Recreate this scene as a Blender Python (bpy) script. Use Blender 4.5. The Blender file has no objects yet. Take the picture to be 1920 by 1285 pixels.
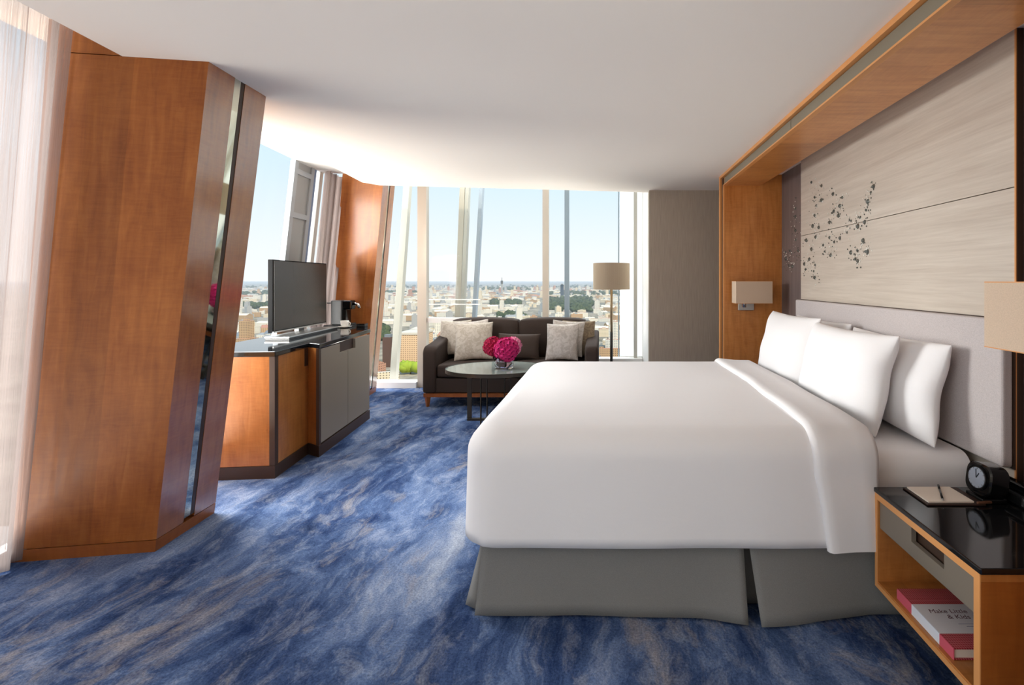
import bpy, math, random
from mathutils import Vector, Matrix, noise as mnoise

# ------------------------------------------------------------------ camera
CAM_H, F, CX, CY = 1.40, 920.0, 1136.0, 527.0          # eye height, focal length and vanishing point (1920x1285 frame)
sc = bpy.context.scene
COL = sc.collection
cam_d = bpy.data.cameras.new('camera')
cam = bpy.data.objects.new('camera', cam_d)
COL.objects.link(cam)
cam.location = (0, 0, CAM_H)
cam.rotation_euler = (math.radians(90), 0, 0)
cam_d.sensor_width = 36.0
cam_d.sensor_fit = 'HORIZONTAL'
cam_d.lens = F / 1920 * 36.0
cam_d.shift_x = -(CX - 960) / 1920
cam_d.shift_y = -(642.5 - CY) / 1920
cam_d.clip_start = 0.05
cam_d.clip_end = 90000
sc.camera = cam

# ------------------------------------------------------------------ exposure
sc.view_settings.view_transform = 'Standard'
sc.view_settings.look = 'None'
sc.view_settings.exposure = 0.30
sc.view_settings.gamma = 1.0
sc.view_settings.use_curve_mapping = False
sc.cycles.use_denoising = True
sc.cycles.max_bounces = 10
sc.cycles.diffuse_bounces = 6
sc.cycles.transparent_max_bounces = 16
sc.cycles.sample_clamp_indirect = 6.0
sc.cycles.caustics_reflective = False
sc.cycles.caustics_refractive = False

# ------------------------------------------------------------------ sky
world = bpy.data.worlds.new('sky')
sc.world = world
world.use_nodes = True
wn, wl = world.node_tree.nodes, world.node_tree.links
wn.clear()
w_out = wn.new('ShaderNodeOutputWorld')
w_bg = wn.new('ShaderNodeBackground')
w_tc = wn.new('ShaderNodeTexCoord')
w_sep = wn.new('ShaderNodeSeparateXYZ')
w_ramp = wn.new('ShaderNodeValToRGB')
wl.new(w_tc.outputs['Generated'], w_sep.inputs[0])
wl.new(w_sep.outputs['Z'], w_ramp.inputs[0])
e = w_ramp.color_ramp.elements
e[0].position = 0.0; e[0].color = (0.84, 0.855, 0.865, 1)
e[1].position = 1.0; e[1].color = (0.30, 0.55, 0.95, 1)
for p_, c_ in ((0.06, (0.80, 0.83, 0.86, 1)), (0.19, (0.64, 0.77, 0.87, 1)), (0.33, (0.49, 0.70, 0.86, 1))):
    n_ = e.new(p_); n_.color = c_
# the bright, sunlit half of the sky lies to the south (left of and behind the room)
w_dot = wn.new('ShaderNodeVectorMath'); w_dot.operation = 'DOT_PRODUCT'
wl.new(w_tc.outputs['Generated'], w_dot.inputs[0])
w_dot.inputs[1].default_value = Vector((-0.93, -0.10, 0.45)).normalized()
w_map = wn.new('ShaderNodeMapRange'); w_map.interpolation_type = 'SMOOTHSTEP'
w_map.inputs['From Min'].default_value = 0.50; w_map.inputs['From Max'].default_value = 1.0
w_map.inputs['To Min'].default_value = 1.0; w_map.inputs['To Max'].default_value = 2.0
wl.new(w_dot.outputs['Value'], w_map.inputs['Value'])
wl.new(w_ramp.outputs[0], w_bg.inputs['Color'])
wl.new(w_map.outputs[0], w_bg.inputs['Strength'])
wl.new(w_bg.outputs[0], w_out.inputs['Surface'])

# ------------------------------------------------------------------ sun over the city, added daylight lamps outside the windows
def light(name, kind, energy, color, loc, aim, **kw):
    d = bpy.data.lights.new(name, kind)
    d.energy = energy; d.color = color
    for k, v in kw.items(): setattr(d, k, v)
    o = bpy.data.objects.new(name, d); COL.objects.link(o)
    o.location = loc
    o.rotation_euler = (Vector(aim) - Vector(loc)).to_track_quat('-Z', 'Y').to_euler()
    return o
light('sun', 'SUN', 3.6, (1.0, 0.89, 0.74), (0, 0, 60), (-30, 40, 10), angle=0.01)
# unseen area lamps added outside the glass to strengthen the window daylight
light('daylight_fill', 'AREA', 700, (1.0, 0.94, 0.87), (-6.0, 0.3, -2.0), (-0.6, 1.6, 2.4), shape='RECTANGLE', size=4.5, size_y=2.0)  # added low down, aimed up to brighten the ceiling
light('daylight_fill', 'AREA', 520, (1.0, 0.98, 0.96), (-5.2, 4.2, 4.6), (0.2, 3.1, 0.7), shape='RECTANGLE', size=4.2, size_y=2.0)
light('daylight_fill', 'AREA', 720, (1.0, 0.97, 0.94), (-8.0, 5.0, 2.9), (1.3, 3.0, 0.9), shape='RECTANGLE', size=3.8, size_y=3.0)
light('daylight_fill', 'AREA', 22, (1.0, 0.96, 0.92), (-3.50, 2.58, 1.35), (-2.85, 5.5, 1.5), shape='RECTANGLE', size=0.7, size_y=1.2, spread=math.radians(60))  # narrow beam added to brighten the smaller maple column
light('daylight_fill', 'AREA', 40, (1.0, 0.96, 0.92), (-3.9, -1.3, 1.4), (0.8, 3.0, 1.2), shape='RECTANGLE', size=3.0, size_y=2.4)  # added camera-side fill for the bed side and the niche
light('daylight_fill', 'AREA', 300, (1.0, 0.98, 0.95), (-1.2, 8.6, 4.5), (-1.0, 5.0, 0.5), shape='RECTANGLE', size=4.0, size_y=1.8)
light('daylight_fill', 'AREA', 320, (1.0, 0.94, 0.86), (-1.0, 9.2, -1.6), (-0.8, 4.0, 2.4), shape='RECTANGLE', size=4.4, size_y=1.8)  # added below the far sill to brighten the ceiling

# ------------------------------------------------------------------ helpers
def P(px, py, d):
    """The place at depth d that photo pixel (px, py) shows."""
    return Vector(((px - CX) * d / F, d, CAM_H - (py - CY) * d / F))
def PX(px, d): return (px - CX) * d / F
def PZ(py, d): return CAM_H - (py - CY) * d / F
def srgb(r, g, b):
    f = lambda c: c / 12.92 if c <= 0.04045 else ((c + 0.055) / 1.055) ** 2.4
    return (f(r / 255), f(g / 255), f(b / 255), 1.0)

class NT:
    def __init__(s, m): s.n, s.l = m.node_tree.nodes, m.node_tree.links
    def new(s, t, **kw):
        n = s.n.new(t)
        for k, v in kw.items(): setattr(n, k, v)
        return n
    def link(s, a, b): s.l.new(a, b)

def mat(name, color=(0.8, 0.8, 0.8, 1), rough=0.5, metal=0.0, spec=0.5, coat=0.0, trans=0.0, ior=1.45):
    m = bpy.data.materials.new(name); m.use_nodes = True
    b = m.node_tree.nodes['Principled BSDF']
    b.inputs['Base Color'].default_value = color
    b.inputs['Roughness'].default_value = rough
    b.inputs['Metallic'].default_value = metal
    b.inputs['Specular IOR Level'].default_value = spec
    b.inputs['Coat Weight'].default_value = coat
    b.inputs['Coat Roughness'].default_value = 0.14
    b.inputs['Transmission Weight'].default_value = trans
    b.inputs['IOR'].default_value = ior
    return m
def bsdf(m): return m.node_tree.nodes['Principled BSDF']

def coords(t, source, scale=(1, 1, 1), rot=(0, 0, 0)):
    tc = t.new('ShaderNodeTexCoord'); mp = t.new('ShaderNodeMapping')
    mp.inputs['Scale'].default_value = scale; mp.inputs['Rotation'].default_value = rot
    t.link(tc.outputs[source], mp.inputs[0])
    return mp.outputs[0]
def noise(t, vec, scale, detail=3.0, rough=0.5, dist=0.0):
    n = t.new('ShaderNodeTexNoise')
    n.inputs['Scale'].default_value = scale; n.inputs['Detail'].default_value = detail
    n.inputs['Roughness'].default_value = rough; n.inputs['Distortion'].default_value = dist
    t.link(vec, n.inputs['Vector'])
    return n
def ramp(t, fac, stops, interp='LINEAR'):
    r = t.new('ShaderNodeValToRGB'); r.color_ramp.interpolation = interp
    el = r.color_ramp.elements
    el[0].position, el[0].color = stops[0]
    el[1].position, el[1].color = stops[-1]
    for p, c in stops[1:-1]:
        x = el.new(p); x.color = c
    t.link(fac, r.inputs[0])
    return r.outputs[0]
def mix(t, fac, a, b, kind='MIX'):
    n = t.new('ShaderNodeMix', data_type='RGBA', blend_type=kind)
    if isinstance(fac, (int, float)): n.inputs[0].default_value = fac
    else: t.link(fac, n.inputs[0])
    for i, v in ((6, a), (7, b)):
        if isinstance(v, tuple): n.inputs[i].default_value = v
        else: t.link(v, n.inputs[i])
    return n.outputs[2]
def bump(t, m, height, strength=0.2, dist=0.01):
    b = t.new('ShaderNodeBump'); b.inputs['Strength'].default_value = strength; b.inputs['Distance'].default_value = dist
    t.link(height, b.inputs['Height']); t.link(b.outputs[0], bsdf(m).inputs['Normal'])

def wood(name, dark, mid, lite, plank=0.19, rough=0.32, coat=0.25, along='v'):
    """Figured maple veneer laid in strips; UVs are in metres, u across and v along the strips."""
    m = mat(name, mid, rough, coat=coat); t = NT(m)
    tc = t.new('ShaderNodeTexCoord'); sep = t.new('ShaderNodeSeparateXYZ')
    t.link(tc.outputs['UV'], sep.inputs[0])
    a, b = ('X', 'Y') if along == 'v' else ('Y', 'X')
    mul = t.new('ShaderNodeMath', operation='DIVIDE'); mul.inputs[1].default_value = plank
    t.link(sep.outputs[a], mul.inputs[0])
    fl = t.new('ShaderNodeMath', operation='FLOOR'); t.link(mul.outputs[0], fl.inputs[0])
    wn_ = t.new('ShaderNodeTexWhiteNoise', noise_dimensions='1D'); t.link(fl.outputs[0], wn_.inputs['W'])
    s = (9, 1.1, 1) if along == 'v' else (1.1, 9, 1)
    g = noise(t, coords(t, 'UV', s), 3.0, 5, 0.6, 0.6)
    s2 = (3.0, 22, 1) if along == 'v' else (22, 3.0, 1)
    fig = noise(t, coords(t, 'UV', s2), 2.4, 3, 0.6, 1.2)
    cl = noise(t, coords(t, 'UV', (1, 1, 1)), 2.6, 3, 0.55, 0.8)
    col = ramp(t, g.outputs[0], [(0.28, dark), (0.52, mid), (0.78, lite)])
    col = mix(t, 0.22, col, ramp(t, fig.outputs[0], [(0.35, dark), (0.65, lite)]))
    col = mix(t, 0.35, col, ramp(t, cl.outputs[0], [(0.3, dark), (0.7, lite)]))
    v = t.new('ShaderNodeMapRange'); v.inputs['To Min'].default_value = 0.86; v.inputs['To Max'].default_value = 1.10
    t.link(wn_.outputs['Value'], v.inputs['Value'])
    vm = t.new('ShaderNodeVectorMath', operation='SCALE')
    t.link(col, vm.inputs[0]); t.link(v.outputs[0], vm.inputs['Scale'])
    # small dark bird's-eye marks
    vo = t.new('ShaderNodeTexVoronoi'); vo.inputs['Scale'].default_value = 3.3
    t.link(coords(t, 'UV'), vo.inputs['Vector'])
    eye = ramp(t, vo.outputs['Distance'], [(0.0, (0.55, 0.45, 0.4, 1)), (0.035, (1, 1, 1, 1))])
    t.link(mix(t, 0.8, vm.outputs[0], eye, 'MULTIPLY'), bsdf(m).inputs['Base Color'])
    return m

def fabric(name, color, rough=0.9, weave=420, amount=0.12, blotch=0.0, second=None, scale=7.0):
    m = mat(name, color, rough, spec=0.2); t = NT(m)
    w = noise(t, coords(t, 'Object', (1, 1, 1)), weave, 2, 0.6)
    dk = tuple(c * (1 - amount) for c in color[:3]) + (1,); lt = tuple(min(1, c * (1 + amount)) for c in color[:3]) + (1,)
    col = ramp(t, w.outputs[0], [(0.35, dk), (0.65, lt)])
    if second:
        n = noise(t, coords(t, 'Object'), scale, 5, 0.65, 1.4)
        fac = t.new('ShaderNodeMapRange'); fac.inputs['From Min'].default_value = 0.44; fac.inputs['From Max'].default_value = 0.56
        t.link(n.outputs[0], fac.inputs['Value'])
        col = mix(t, fac.outputs[0], col, second)
    t.link(col, bsdf(m).inputs['Base Color'])
    bump(t, m, w.outputs[0], 0.12, 0.002)
    return m

class MB:
    """Collects faces into one mesh; UVs are planar in metres unless a face brings its own."""
    def __init__(s): s.v, s.f, s.uv, s.mi = [], [], {}, {}
    def face(s, idx, uv=None, mi=0):
        if uv: s.uv[len(s.f)] = uv
        if mi: s.mi[len(s.f)] = mi
        s.f.append(list(idx))
    def poly(s, pts, uv=None, mi=0):
        i = len(s.v); s.v += [tuple(p) for p in pts]; s.face(range(i, i + len(pts)), uv, mi)
        return s
    def box(s, x0, x1, y0, y1, z0, z1):
        return s.prism([(x0, y0), (x1, y0), (x1, y1), (x0, y1)], z0, z1)
    def prism(s, poly, z0, z1, shift=(0, 0)):
        """A vertical prism over a counter-clockwise outline; shift moves the top (raked columns)."""
        area = sum(poly[i][0] * poly[(i + 1) % len(poly)][1] - poly[(i + 1) % len(poly)][0] * poly[i][1] for i in range(len(poly)))
        if area < 0: poly = poly[::-1]
        n = len(poly); i = len(s.v)
        s.v += [(x, y, z0) for x, y in poly] + [(x + shift[0], y + shift[1], z1) for x, y in poly]
        s.face([i + k for k in range(n)][::-1]); s.face([i + n + k for k in range(n)])
        u = 0.0
        for k in range(n):
            a, b = poly[k], poly[(k + 1) % n]
            L = math.hypot(b[0] - a[0], b[1] - a[1])
            s.face([i + k, i + (k + 1) % n, i + n + (k + 1) % n, i + n + k], [(u, z0), (u + L, z0), (u + L, z1), (u, z1)])
            u += L
        return s
    def obox(s, c, ax, ay, az, hx, hy, hz):
        """A box about centre c with half sizes along three axes."""
        c, ax, ay, az = Vector(c), Vector(ax).normalized(), Vector(ay).normalized(), Vector(az).normalized()
        i = len(s.v)
        for sz in (-1, 1):
            for sx, sy in ((-1, -1), (1, -1), (1, 1), (-1, 1)):
                s.v.append(tuple(c + ax * hx * sx + ay * hy * sy + az * hz * sz))
        for q in ((3, 2, 1, 0), (4, 5, 6, 7), (0, 1, 5, 4), (1, 2, 6, 5), (2, 3, 7, 6), (3, 0, 4, 7)):
            s.face([i + k for k in q])
        return s
    def bar(s, a, b, w, h=None, up=(0, 0, 1)):
        a, b = Vector(a), Vector(b); d = (b - a)
        ax = d.normalized(); ay = Vector(up).cross(ax)
        if ay.length < 1e-4: ay = Vector((1, 0, 0)).cross(ax)
        ay.normalize(); az = ax.cross(ay)
        return s.obox((a + b) / 2, ax, ay, az, d.length / 2, w / 2, (h or w) / 2)
    def tube(s, pts, r, n=10, cap=True):
        pts = [Vector(p) for p in pts]; rs = r if isinstance(r, (list, tuple)) else [r] * len(pts)
        start = len(s.v); ref = Vector((0.13, 0.31, 0.94))
        for k, p in enumerate(pts):
            d = (pts[min(k + 1, len(pts) - 1)] - pts[max(k - 1, 0)]).normalized()
            a = d.cross(ref)
            if a.length < 1e-3: a = d.cross(Vector((1, 0, 0)))
            a.normalize(); b = d.cross(a)
            for j in range(n):
                t = 2 * math.pi * j / n
                s.v.append(tuple(p + (a * math.cos(t) + b * math.sin(t)) * rs[k]))
        for k in range(len(pts) - 1):
            for j in range(n):
                o = start + k * n
                s.face([o + j, o + n + j, o + n + (j + 1) % n, o + (j + 1) % n])
        if cap:
            s.face([start + j for j in range(n)]); o = start + (len(pts) - 1) * n
            s.face([o + j for j in range(n)][::-1])
        return s
    def lathe(s, prof, c=(0, 0, 0), n=40, sx=1.0, sy=1.0):
        """prof: (radius, z) from bottom to top, closed where the radius is 0."""
        i = len(s.v)
        for r, z in prof:
            for j in range(n):
                t = 2 * math.pi * j / n
                s.v.append((c[0] + r * math.cos(t) * sx, c[1] + r * math.sin(t) * sy, c[2] + z))
        for k in range(len(prof) - 1):
            for j in range(n):
                o = i + k * n
                s.face([o + j, o + (j + 1) % n, o + n + (j + 1) % n, o + n + j])
        return s
    def grid(s, rows, close_u=False):
        """rows: list of equal-length lists of points."""
        i = len(s.v); m = len(rows[0])
        for r in rows: s.v += [tuple(p) for p in r]
        for k in range(len(rows) - 1):
            for j in range(m - (0 if close_u else 1)):
                a = i + k * m
                s.face([a + j, a + (j + 1) % m, a + m + (j + 1) % m, a + m + j])
        return s
    def build(s, name, material, parent=None, smooth=False, bevel=0.0, seg=2, solid=0.0, sub=0, angle=35):
        me = bpy.data.meshes.new(name)
        me.from_pydata(s.v, [], s.f); me.validate(); me.update()
        mats = material if isinstance(material, (list, tuple)) else [material]
        for m in mats: me.materials.append(m)
        uvl = me.uv_layers.new(name='UVMap')
        for p in me.polygons:
            if p.index in s.mi: p.material_index = s.mi[p.index]
            own = s.uv.get(p.index)
            nx, ny, nz = (abs(c) for c in p.normal)
            for q, li in enumerate(p.loop_indices):
                if own: uvl.data[li].uv = own[q]; continue
                co = me.vertices[me.loops[li].vertex_index].co
                uvl.data[li].uv = (co.x, co.y) if nz >= max(nx, ny) else ((co.y, co.z) if nx >= ny else (co.x, co.z))
            p.use_smooth = smooth
        o = bpy.data.objects.new(name, me); COL.objects.link(o)
        if parent is not None: o.parent = parent
        if bevel:
            b = o.modifiers.new('bevel', 'BEVEL'); b.width = bevel; b.segments = seg; b.limit_method = 'ANGLE'; b.angle_limit = math.radians(30)
            b.harden_normals = False
        if solid:
            b = o.modifiers.new('solidify', 'SOLIDIFY'); b.thickness = solid; b.offset = -1
        if sub:
            b = o.modifiers.new('subdivision', 'SUBSURF'); b.levels = sub; b.render_levels = sub
        return o

def tag(o, label=None, cat=None, group=None, kind=None):
    if label: o['label'] = label
    if cat: o['category'] = cat
    if group: o['group'] = group
    if kind: o['kind'] = kind
    return o
def thing(name, label, cat, group=None, loc=(0, 0, 0)):
    """An empty at the thing's base; its parts are modelled in the room's own coordinates."""
    o = bpy.data.objects.new(name, None); COL.objects.link(o)
    o.empty_display_size = 0.1
    o.location = loc
    return tag(o, label, cat, group)
def structure(name, mb, m, parent=None, **kw):
    o = mb.build(name, m, parent, **kw)
    if parent is None: o['kind'] = 'structure'
    return o
def group_structure(name):
    o = bpy.data.objects.new(name, None); COL.objects.link(o); o.empty_display_size = 0.1
    o['kind'] = 'structure'
    return o
def settle(o, loc):
    """Move an empty to loc while its parts stay where they are."""
    o.location = loc
    inv = Matrix.Translation(-Vector(loc))
    for c in o.children: c.matrix_parent_inverse = inv

# ------------------------------------------------------------------ materials
M = {}
M['wood_column'] = wood('maple_veneer_column', srgb(124, 63, 20), srgb(158, 89, 34), srgb(182, 114, 54), 0.17, rough=0.5, coat=0.12)
bsdf(M['wood_column']).inputs['Specular IOR Level'].default_value = 0.35
M['wood'] = wood('maple_veneer', srgb(148, 86, 38), srgb(180, 112, 54), srgb(202, 138, 76), 0.6)
M['wood_across'] = wood('maple_veneer_across', srgb(158, 96, 44), srgb(192, 124, 62), srgb(212, 150, 86), 0.8, along='u')
M['wood_column_gloss'] = M['wood_column'].copy(); b_ = bsdf(M['wood_column_gloss'])
b_.inputs['Coat Weight'].default_value = 1.0; b_.inputs['Coat IOR'].default_value = 2.1; b_.inputs['Coat Roughness'].default_value = 0.16
M['wood_niche'] = wood('niche_maple', srgb(172, 102, 44), srgb(206, 132, 64), srgb(222, 154, 86), 0.6)  # maple copy lightened in colour, in place of fill light in the niche
M['wood_niche_across'] = wood('niche_maple_across', srgb(172, 106, 52), srgb(204, 136, 74), srgb(222, 158, 96), 0.8, along='u')
M['wood_deep'] = wood('deep_maple', srgb(132, 70, 26), srgb(156, 86, 34), srgb(172, 104, 46), 0.6)  # deep maple; also carries the shade on the nightstand's near side
M['wood_edge'] = mat('maple_edge', srgb(214, 150, 90), 0.4)
M['dark_edge'] = mat('dark_bronze_edge', srgb(62, 44, 34), 0.45)
M['ceiling'] = mat('white_ceiling_paint', srgb(245, 239, 231), 0.95, spec=0.1)
M['white_wall'] = mat('white_wall_paint', srgb(232, 230, 226), 0.9, spec=0.2)
M['white_frame'] = mat('white_powder_coat', srgb(242, 240, 236), 0.5)
M['beige_frame'] = mat('beige_powder_coat', srgb(202, 192, 178), 0.5)
M['grey_frame'] = mat('grey_powder_coat', srgb(186, 184, 176), 0.5)
M['blue_frame'] = mat('pale_blue_aluminium', srgb(150, 168, 180), 0.4)
M['mirror'] = mat('antique_mirror', srgb(205, 205, 190), 0.04, metal=1.0)
M['black_stone'] = mat('black_granite', srgb(16, 16, 18), 0.07, spec=0.7)
t_ = NT(M['black_stone']); vn_ = noise(t_, coords(t_, 'Object'), 5, 8, 0.65, 2.0)
t_.link(ramp(t_, vn_.outputs[0], [(0.0, srgb(12, 12, 14)), (0.62, srgb(20, 20, 22)), (0.68, srgb(66, 66, 64)), (0.72, srgb(18, 18, 20))]), bsdf(M['black_stone']).inputs['Base Color'])
M['taupe_lacquer'] = mat('taupe_lacquer', srgb(122, 112, 100), 0.35)
M['grey_lacquer'] = mat('grey_brown_lacquer', srgb(132, 121, 108), 0.38)
M['fascia'] = mat('grey_fascia', srgb(128, 120, 104), 0.4)
M['black_plastic'] = mat('black_plastic', srgb(16, 16, 17), 0.3)
M['black_gloss'] = mat('black_gloss', srgb(10, 10, 11), 0.1)
M['grey_plastic'] = mat('grey_plastic', srgb(74, 75, 76), 0.4)
M['silver'] = mat('brushed_silver', srgb(196, 194, 190), 0.3, metal=0.9)
M['chrome'] = mat('chrome', srgb(210, 208, 204), 0.12, metal=1.0)
M['bronze'] = mat('dark_bronze_metal', srgb(74, 68, 60), 0.35, metal=0.7)
M['porcelain'] = mat('white_porcelain', srgb(238, 236, 230), 0.15)
M['screen'] = mat('television_screen', srgb(58, 54, 51), 0.25, spec=0.5)
M['linen'] = mat('white_bed_linen', srgb(231, 229, 230), 0.85, spec=0.15)
t_ = NT(M['linen'])
ln_ = noise(t_, coords(t_, 'Object', (1.0, 2.4, 2.0)), 4.0, 4, 0.55, 0.5)
lf_ = noise(t_, coords(t_, 'Object'), 700, 2, 0.5)
bump(t_, M['linen'], mix(t_, 0.12, ln_.outputs[0], lf_.outputs[0]), 0.10, 0.03)
M['skirt'] = fabric('grey_bed_skirt', srgb(122, 121, 119), 0.85, 500, 0.10)
M['headboard'] = fabric('headboard_linen', srgb(186, 178, 177), 0.85, 380, 0.12)
M['sofa'] = fabric('charcoal_brown_sofa', srgb(64, 54, 49), 0.8, 420, 0.2)
M['cushion_pattern'] = fabric('patterned_cushion', srgb(176, 166, 152), 0.8, 420, 0.1, second=srgb(196, 188, 176), scale=16)
M['cushion_pale'] = fabric('pale_patterned_cushion', srgb(206, 199, 193), 0.75, 420, 0.08, second=srgb(184, 176, 168), scale=16)
M['cushion_taupe'] = fabric('taupe_cushion', srgb(128, 112, 94), 0.8, 420, 0.1, second=srgb(150, 134, 112), scale=14)
M['cushion_dark'] = fabric('dark_cushion', srgb(70, 59, 53), 0.75, 420, 0.15)
M['shade_warm'] = fabric('lamp_shade_linen', srgb(206, 184, 162), 0.9, 300, 0.06)
M['shade_grey'] = fabric('lamp_shade_taupe', srgb(184, 168, 146), 0.9, 300, 0.06)
M['paper'] = mat('paper', srgb(226, 214, 200), 0.8)
M['leather'] = mat('brown_leather', srgb(52, 34, 28), 0.5)
M['tan_leather'] = mat('tan_leather', srgb(96, 62, 44), 0.5)
M['dial'] = mat('silver_dial', srgb(158, 166, 180), 0.25, metal=0.4)
M['petal'] = mat('magenta_petals', srgb(204, 38, 118), 0.7)
M['petal_pale'] = mat('pink_petals', srgb(236, 158, 190), 0.7)
M['petal_dark'] = mat('crimson_petals', srgb(180, 24, 76), 0.7)
M['red_ribbon'] = mat('red_ribbon', srgb(196, 34, 36), 0.6)
M['ink'] = mat('plum_ink', srgb(104, 70, 76), 0.8)
M['water_tint'] = mat('lilac_glass', srgb(222, 196, 222), 0.03, trans=1.0)
M['crystal_dark'] = mat('grey_green_crystal', srgb(98, 100, 94), 0.2, metal=0.3)
M['crystal_light'] = mat('silver_crystal', srgb(240, 238, 230), 0.25, metal=0.1)
M['table_glass'] = mat('grey_green_glass_top', srgb(150, 160, 154), 0.06, spec=0.8, coat=0.5)

# grey wallcovering on the return wall
M['grey_wall'] = mat('grey_wallcovering', srgb(172, 160, 146), 0.75); t_ = NT(M['grey_wall'])
g_ = noise(t_, coords(t_, 'Object', (160, 160, 2)), 3, 2)
t_.link(ramp(t_, g_.outputs[0], [(0.3, srgb(162, 150, 136)), (0.7, srgb(182, 170, 155))]), bsdf(M['grey_wall']).inputs['Base Color'])

# pale wood-grain wall panel
def grain_panel(name, a, b, c, scale):
    m = mat(name, b, 0.42, coat=0.1); t = NT(m)
    n1 = noise(t, coords(t, 'Object', scale), 3.0, 6, 0.6, 0.5)
    n2 = noise(t, coords(t, 'Object', tuple(s * 0.25 for s in scale)), 3.0, 3, 0.5, 0.6)
    col = ramp(t, n1.outputs[0], [(0.25, a), (0.5, b), (0.75, c)])
    col = mix(t, 0.45, col, ramp(t, n2.outputs[0], [(0.3, a), (0.7, c)]))
    t.link(col, bsdf(m).inputs['Base Color'])
    return m
M['panel'] = grain_panel('pale_grain_panel', srgb(176, 163, 150), srgb(192, 180, 167), srgb(206, 196, 184), (1, 1.1, 26))
M['panel_dark'] = grain_panel('plum_grey_panel', srgb(88, 76, 74), srgb(106, 94, 92), srgb(122, 110, 108), (1, 26, 1.1))

# carpet: streaks of navy, mid and pale blue with cream flecks, drawn out along the room
M['carpet'] = mat('blue_carpet', rough=1.0, spec=0.05); t_ = NT(M['carpet'])
warp = noise(t_, coords(t_, 'Object', (1, 0.8, 1)), 1.3, 4, 0.55)
vs = t_.new('ShaderNodeVectorMath', operation='SCALE'); vs.inputs['Scale'].default_value = 0.42
t_.link(warp.outputs['Color'], vs.inputs[0])
va = t_.new('ShaderNodeVectorMath', operation='ADD')
t_.link(coords(t_, 'Object', (1.0, 0.42, 1), (0, 0, math.radians(-8))), va.inputs[0]); t_.link(vs.outputs[0], va.inputs[1])
big = noise(t_, va.outputs[0], 1.9, 9, 0.66, 0.25)
fine = noise(t_, va.outputs[0], 9.0, 8, 0.75, 0.4)
tuft = noise(t_, coords(t_, 'Object'), 110, 4, 0.8)
col_ = ramp(t_, big.outputs[0], [(0.36, srgb(22, 34, 66)), (0.45, srgb(42, 62, 106)), (0.50, srgb(70, 92, 134)), (0.55, srgb(102, 124, 166)), (0.62, srgb(138, 156, 190)), (0.70, srgb(180, 188, 204))])
col_ = mix(t_, 0.40, col_, ramp(t_, fine.outputs[0], [(0.36, srgb(22, 36, 68)), (0.5, srgb(76, 94, 126)), (0.64, srgb(166, 172, 184))]))
crm = noise(t_, va.outputs[0], 2.9, 8, 0.72, 0.5)
cf_ = t_.new('ShaderNodeMapRange'); cf_.inputs['From Min'].default_value = 0.55; cf_.inputs['From Max'].default_value = 0.66; cf_.inputs['To Max'].default_value = 0.6
t_.link(crm.outputs[0], cf_.inputs['Value'])
col_ = mix(t_, cf_.outputs[0], col_, srgb(166, 158, 152))
col_ = mix(t_, 0.8, col_, ramp(t_, tuft.outputs[0], [(0.30, (0.35, 0.35, 0.38, 1)), (0.5, (0.95, 0.95, 0.95, 1)), (0.72, (1.6, 1.55, 1.5, 1))]), 'MULTIPLY')
t_.link(col_, bsdf(M['carpet']).inputs['Base Color'])
bump(t_, M['carpet'], tuft.outputs[0], 0.5, 0.01)

# window glass: clear, with the surface reflection of a pane
M['glass'] = bpy.data.materials.new('window_glass'); M['glass'].use_nodes = True
t_ = NT(M['glass']); t_.n.clear()
o_ = t_.new('ShaderNodeOutputMaterial'); mx = t_.new('ShaderNodeMixShader'); tr = t_.new('ShaderNodeBsdfTransparent'); gl = t_.new('ShaderNodeBsdfGlossy'); fr = t_.new('ShaderNodeFresnel')
tr.inputs[0].default_value = (0.95, 0.98, 0.98, 1); gl.inputs['Roughness'].default_value = 0.0; fr.inputs[0].default_value = 1.09
t_.link(fr.outputs[0], mx.inputs[0]); t_.link(tr.outputs[0], mx.inputs[1]); t_.link(gl.outputs[0], mx.inputs[2]); t_.link(mx.outputs[0], o_.inputs[0])

# sheer curtain cloth: fine vertical threads, partly see-through
M['sheer'] = bpy.data.materials.new('sheer_curtain_cloth'); M['sheer'].use_nodes = True
t_ = NT(M['sheer']); t_.n.clear()
o_ = t_.new('ShaderNodeOutputMaterial'); mx = t_.new('ShaderNodeMixShader'); tr = t_.new('ShaderNodeBsdfTransparent'); m2 = t_.new('ShaderNodeMixShader'); df = t_.new('ShaderNodeBsdfDiffuse'); tl = t_.new('ShaderNodeBsdfTranslucent')
df.inputs[0].default_value = srgb(190, 176, 171); tl.inputs[0].default_value = srgb(146, 132, 126); m2.inputs[0].default_value = 0.5
th = noise(t_, coords(t_, 'UV', (150, 1.2, 1)), 2.0, 3, 0.6)
fx = t_.new('ShaderNodeMapRange'); fx.inputs['From Min'].default_value = 0.3; fx.inputs['From Max'].default_value = 0.7; fx.inputs['To Min'].default_value = 0.62; fx.inputs['To Max'].default_value = 0.97
t_.link(th.outputs[0], fx.inputs['Value']); t_.link(fx.outputs[0], mx.inputs[0])
t_.link(df.outputs[0], m2.inputs[1]); t_.link(tl.outputs[0], m2.inputs[2]); t_.link(tr.outputs[0], mx.inputs[1]); t_.link(m2.outputs[0], mx.inputs[2]); t_.link(mx.outputs[0], o_.inputs[0])

# thin clear glass of the vase
M['vase_glass'] = mat('clear_vase_glass', (1, 1, 1, 1), 0.0, trans=1.0, ior=1.2)

# ------------------------------------------------------------------ the room
CEIL = 2.405
def edge_x(d): return -2.28 - 0.115 * (d - 3.22)              # ceiling's window-side edge
def glass_x(d, z): return -3.078 - 0.115 * (d - 3.22) + 0.11 * z   # raked facade glass
FAR = 6.50

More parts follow.
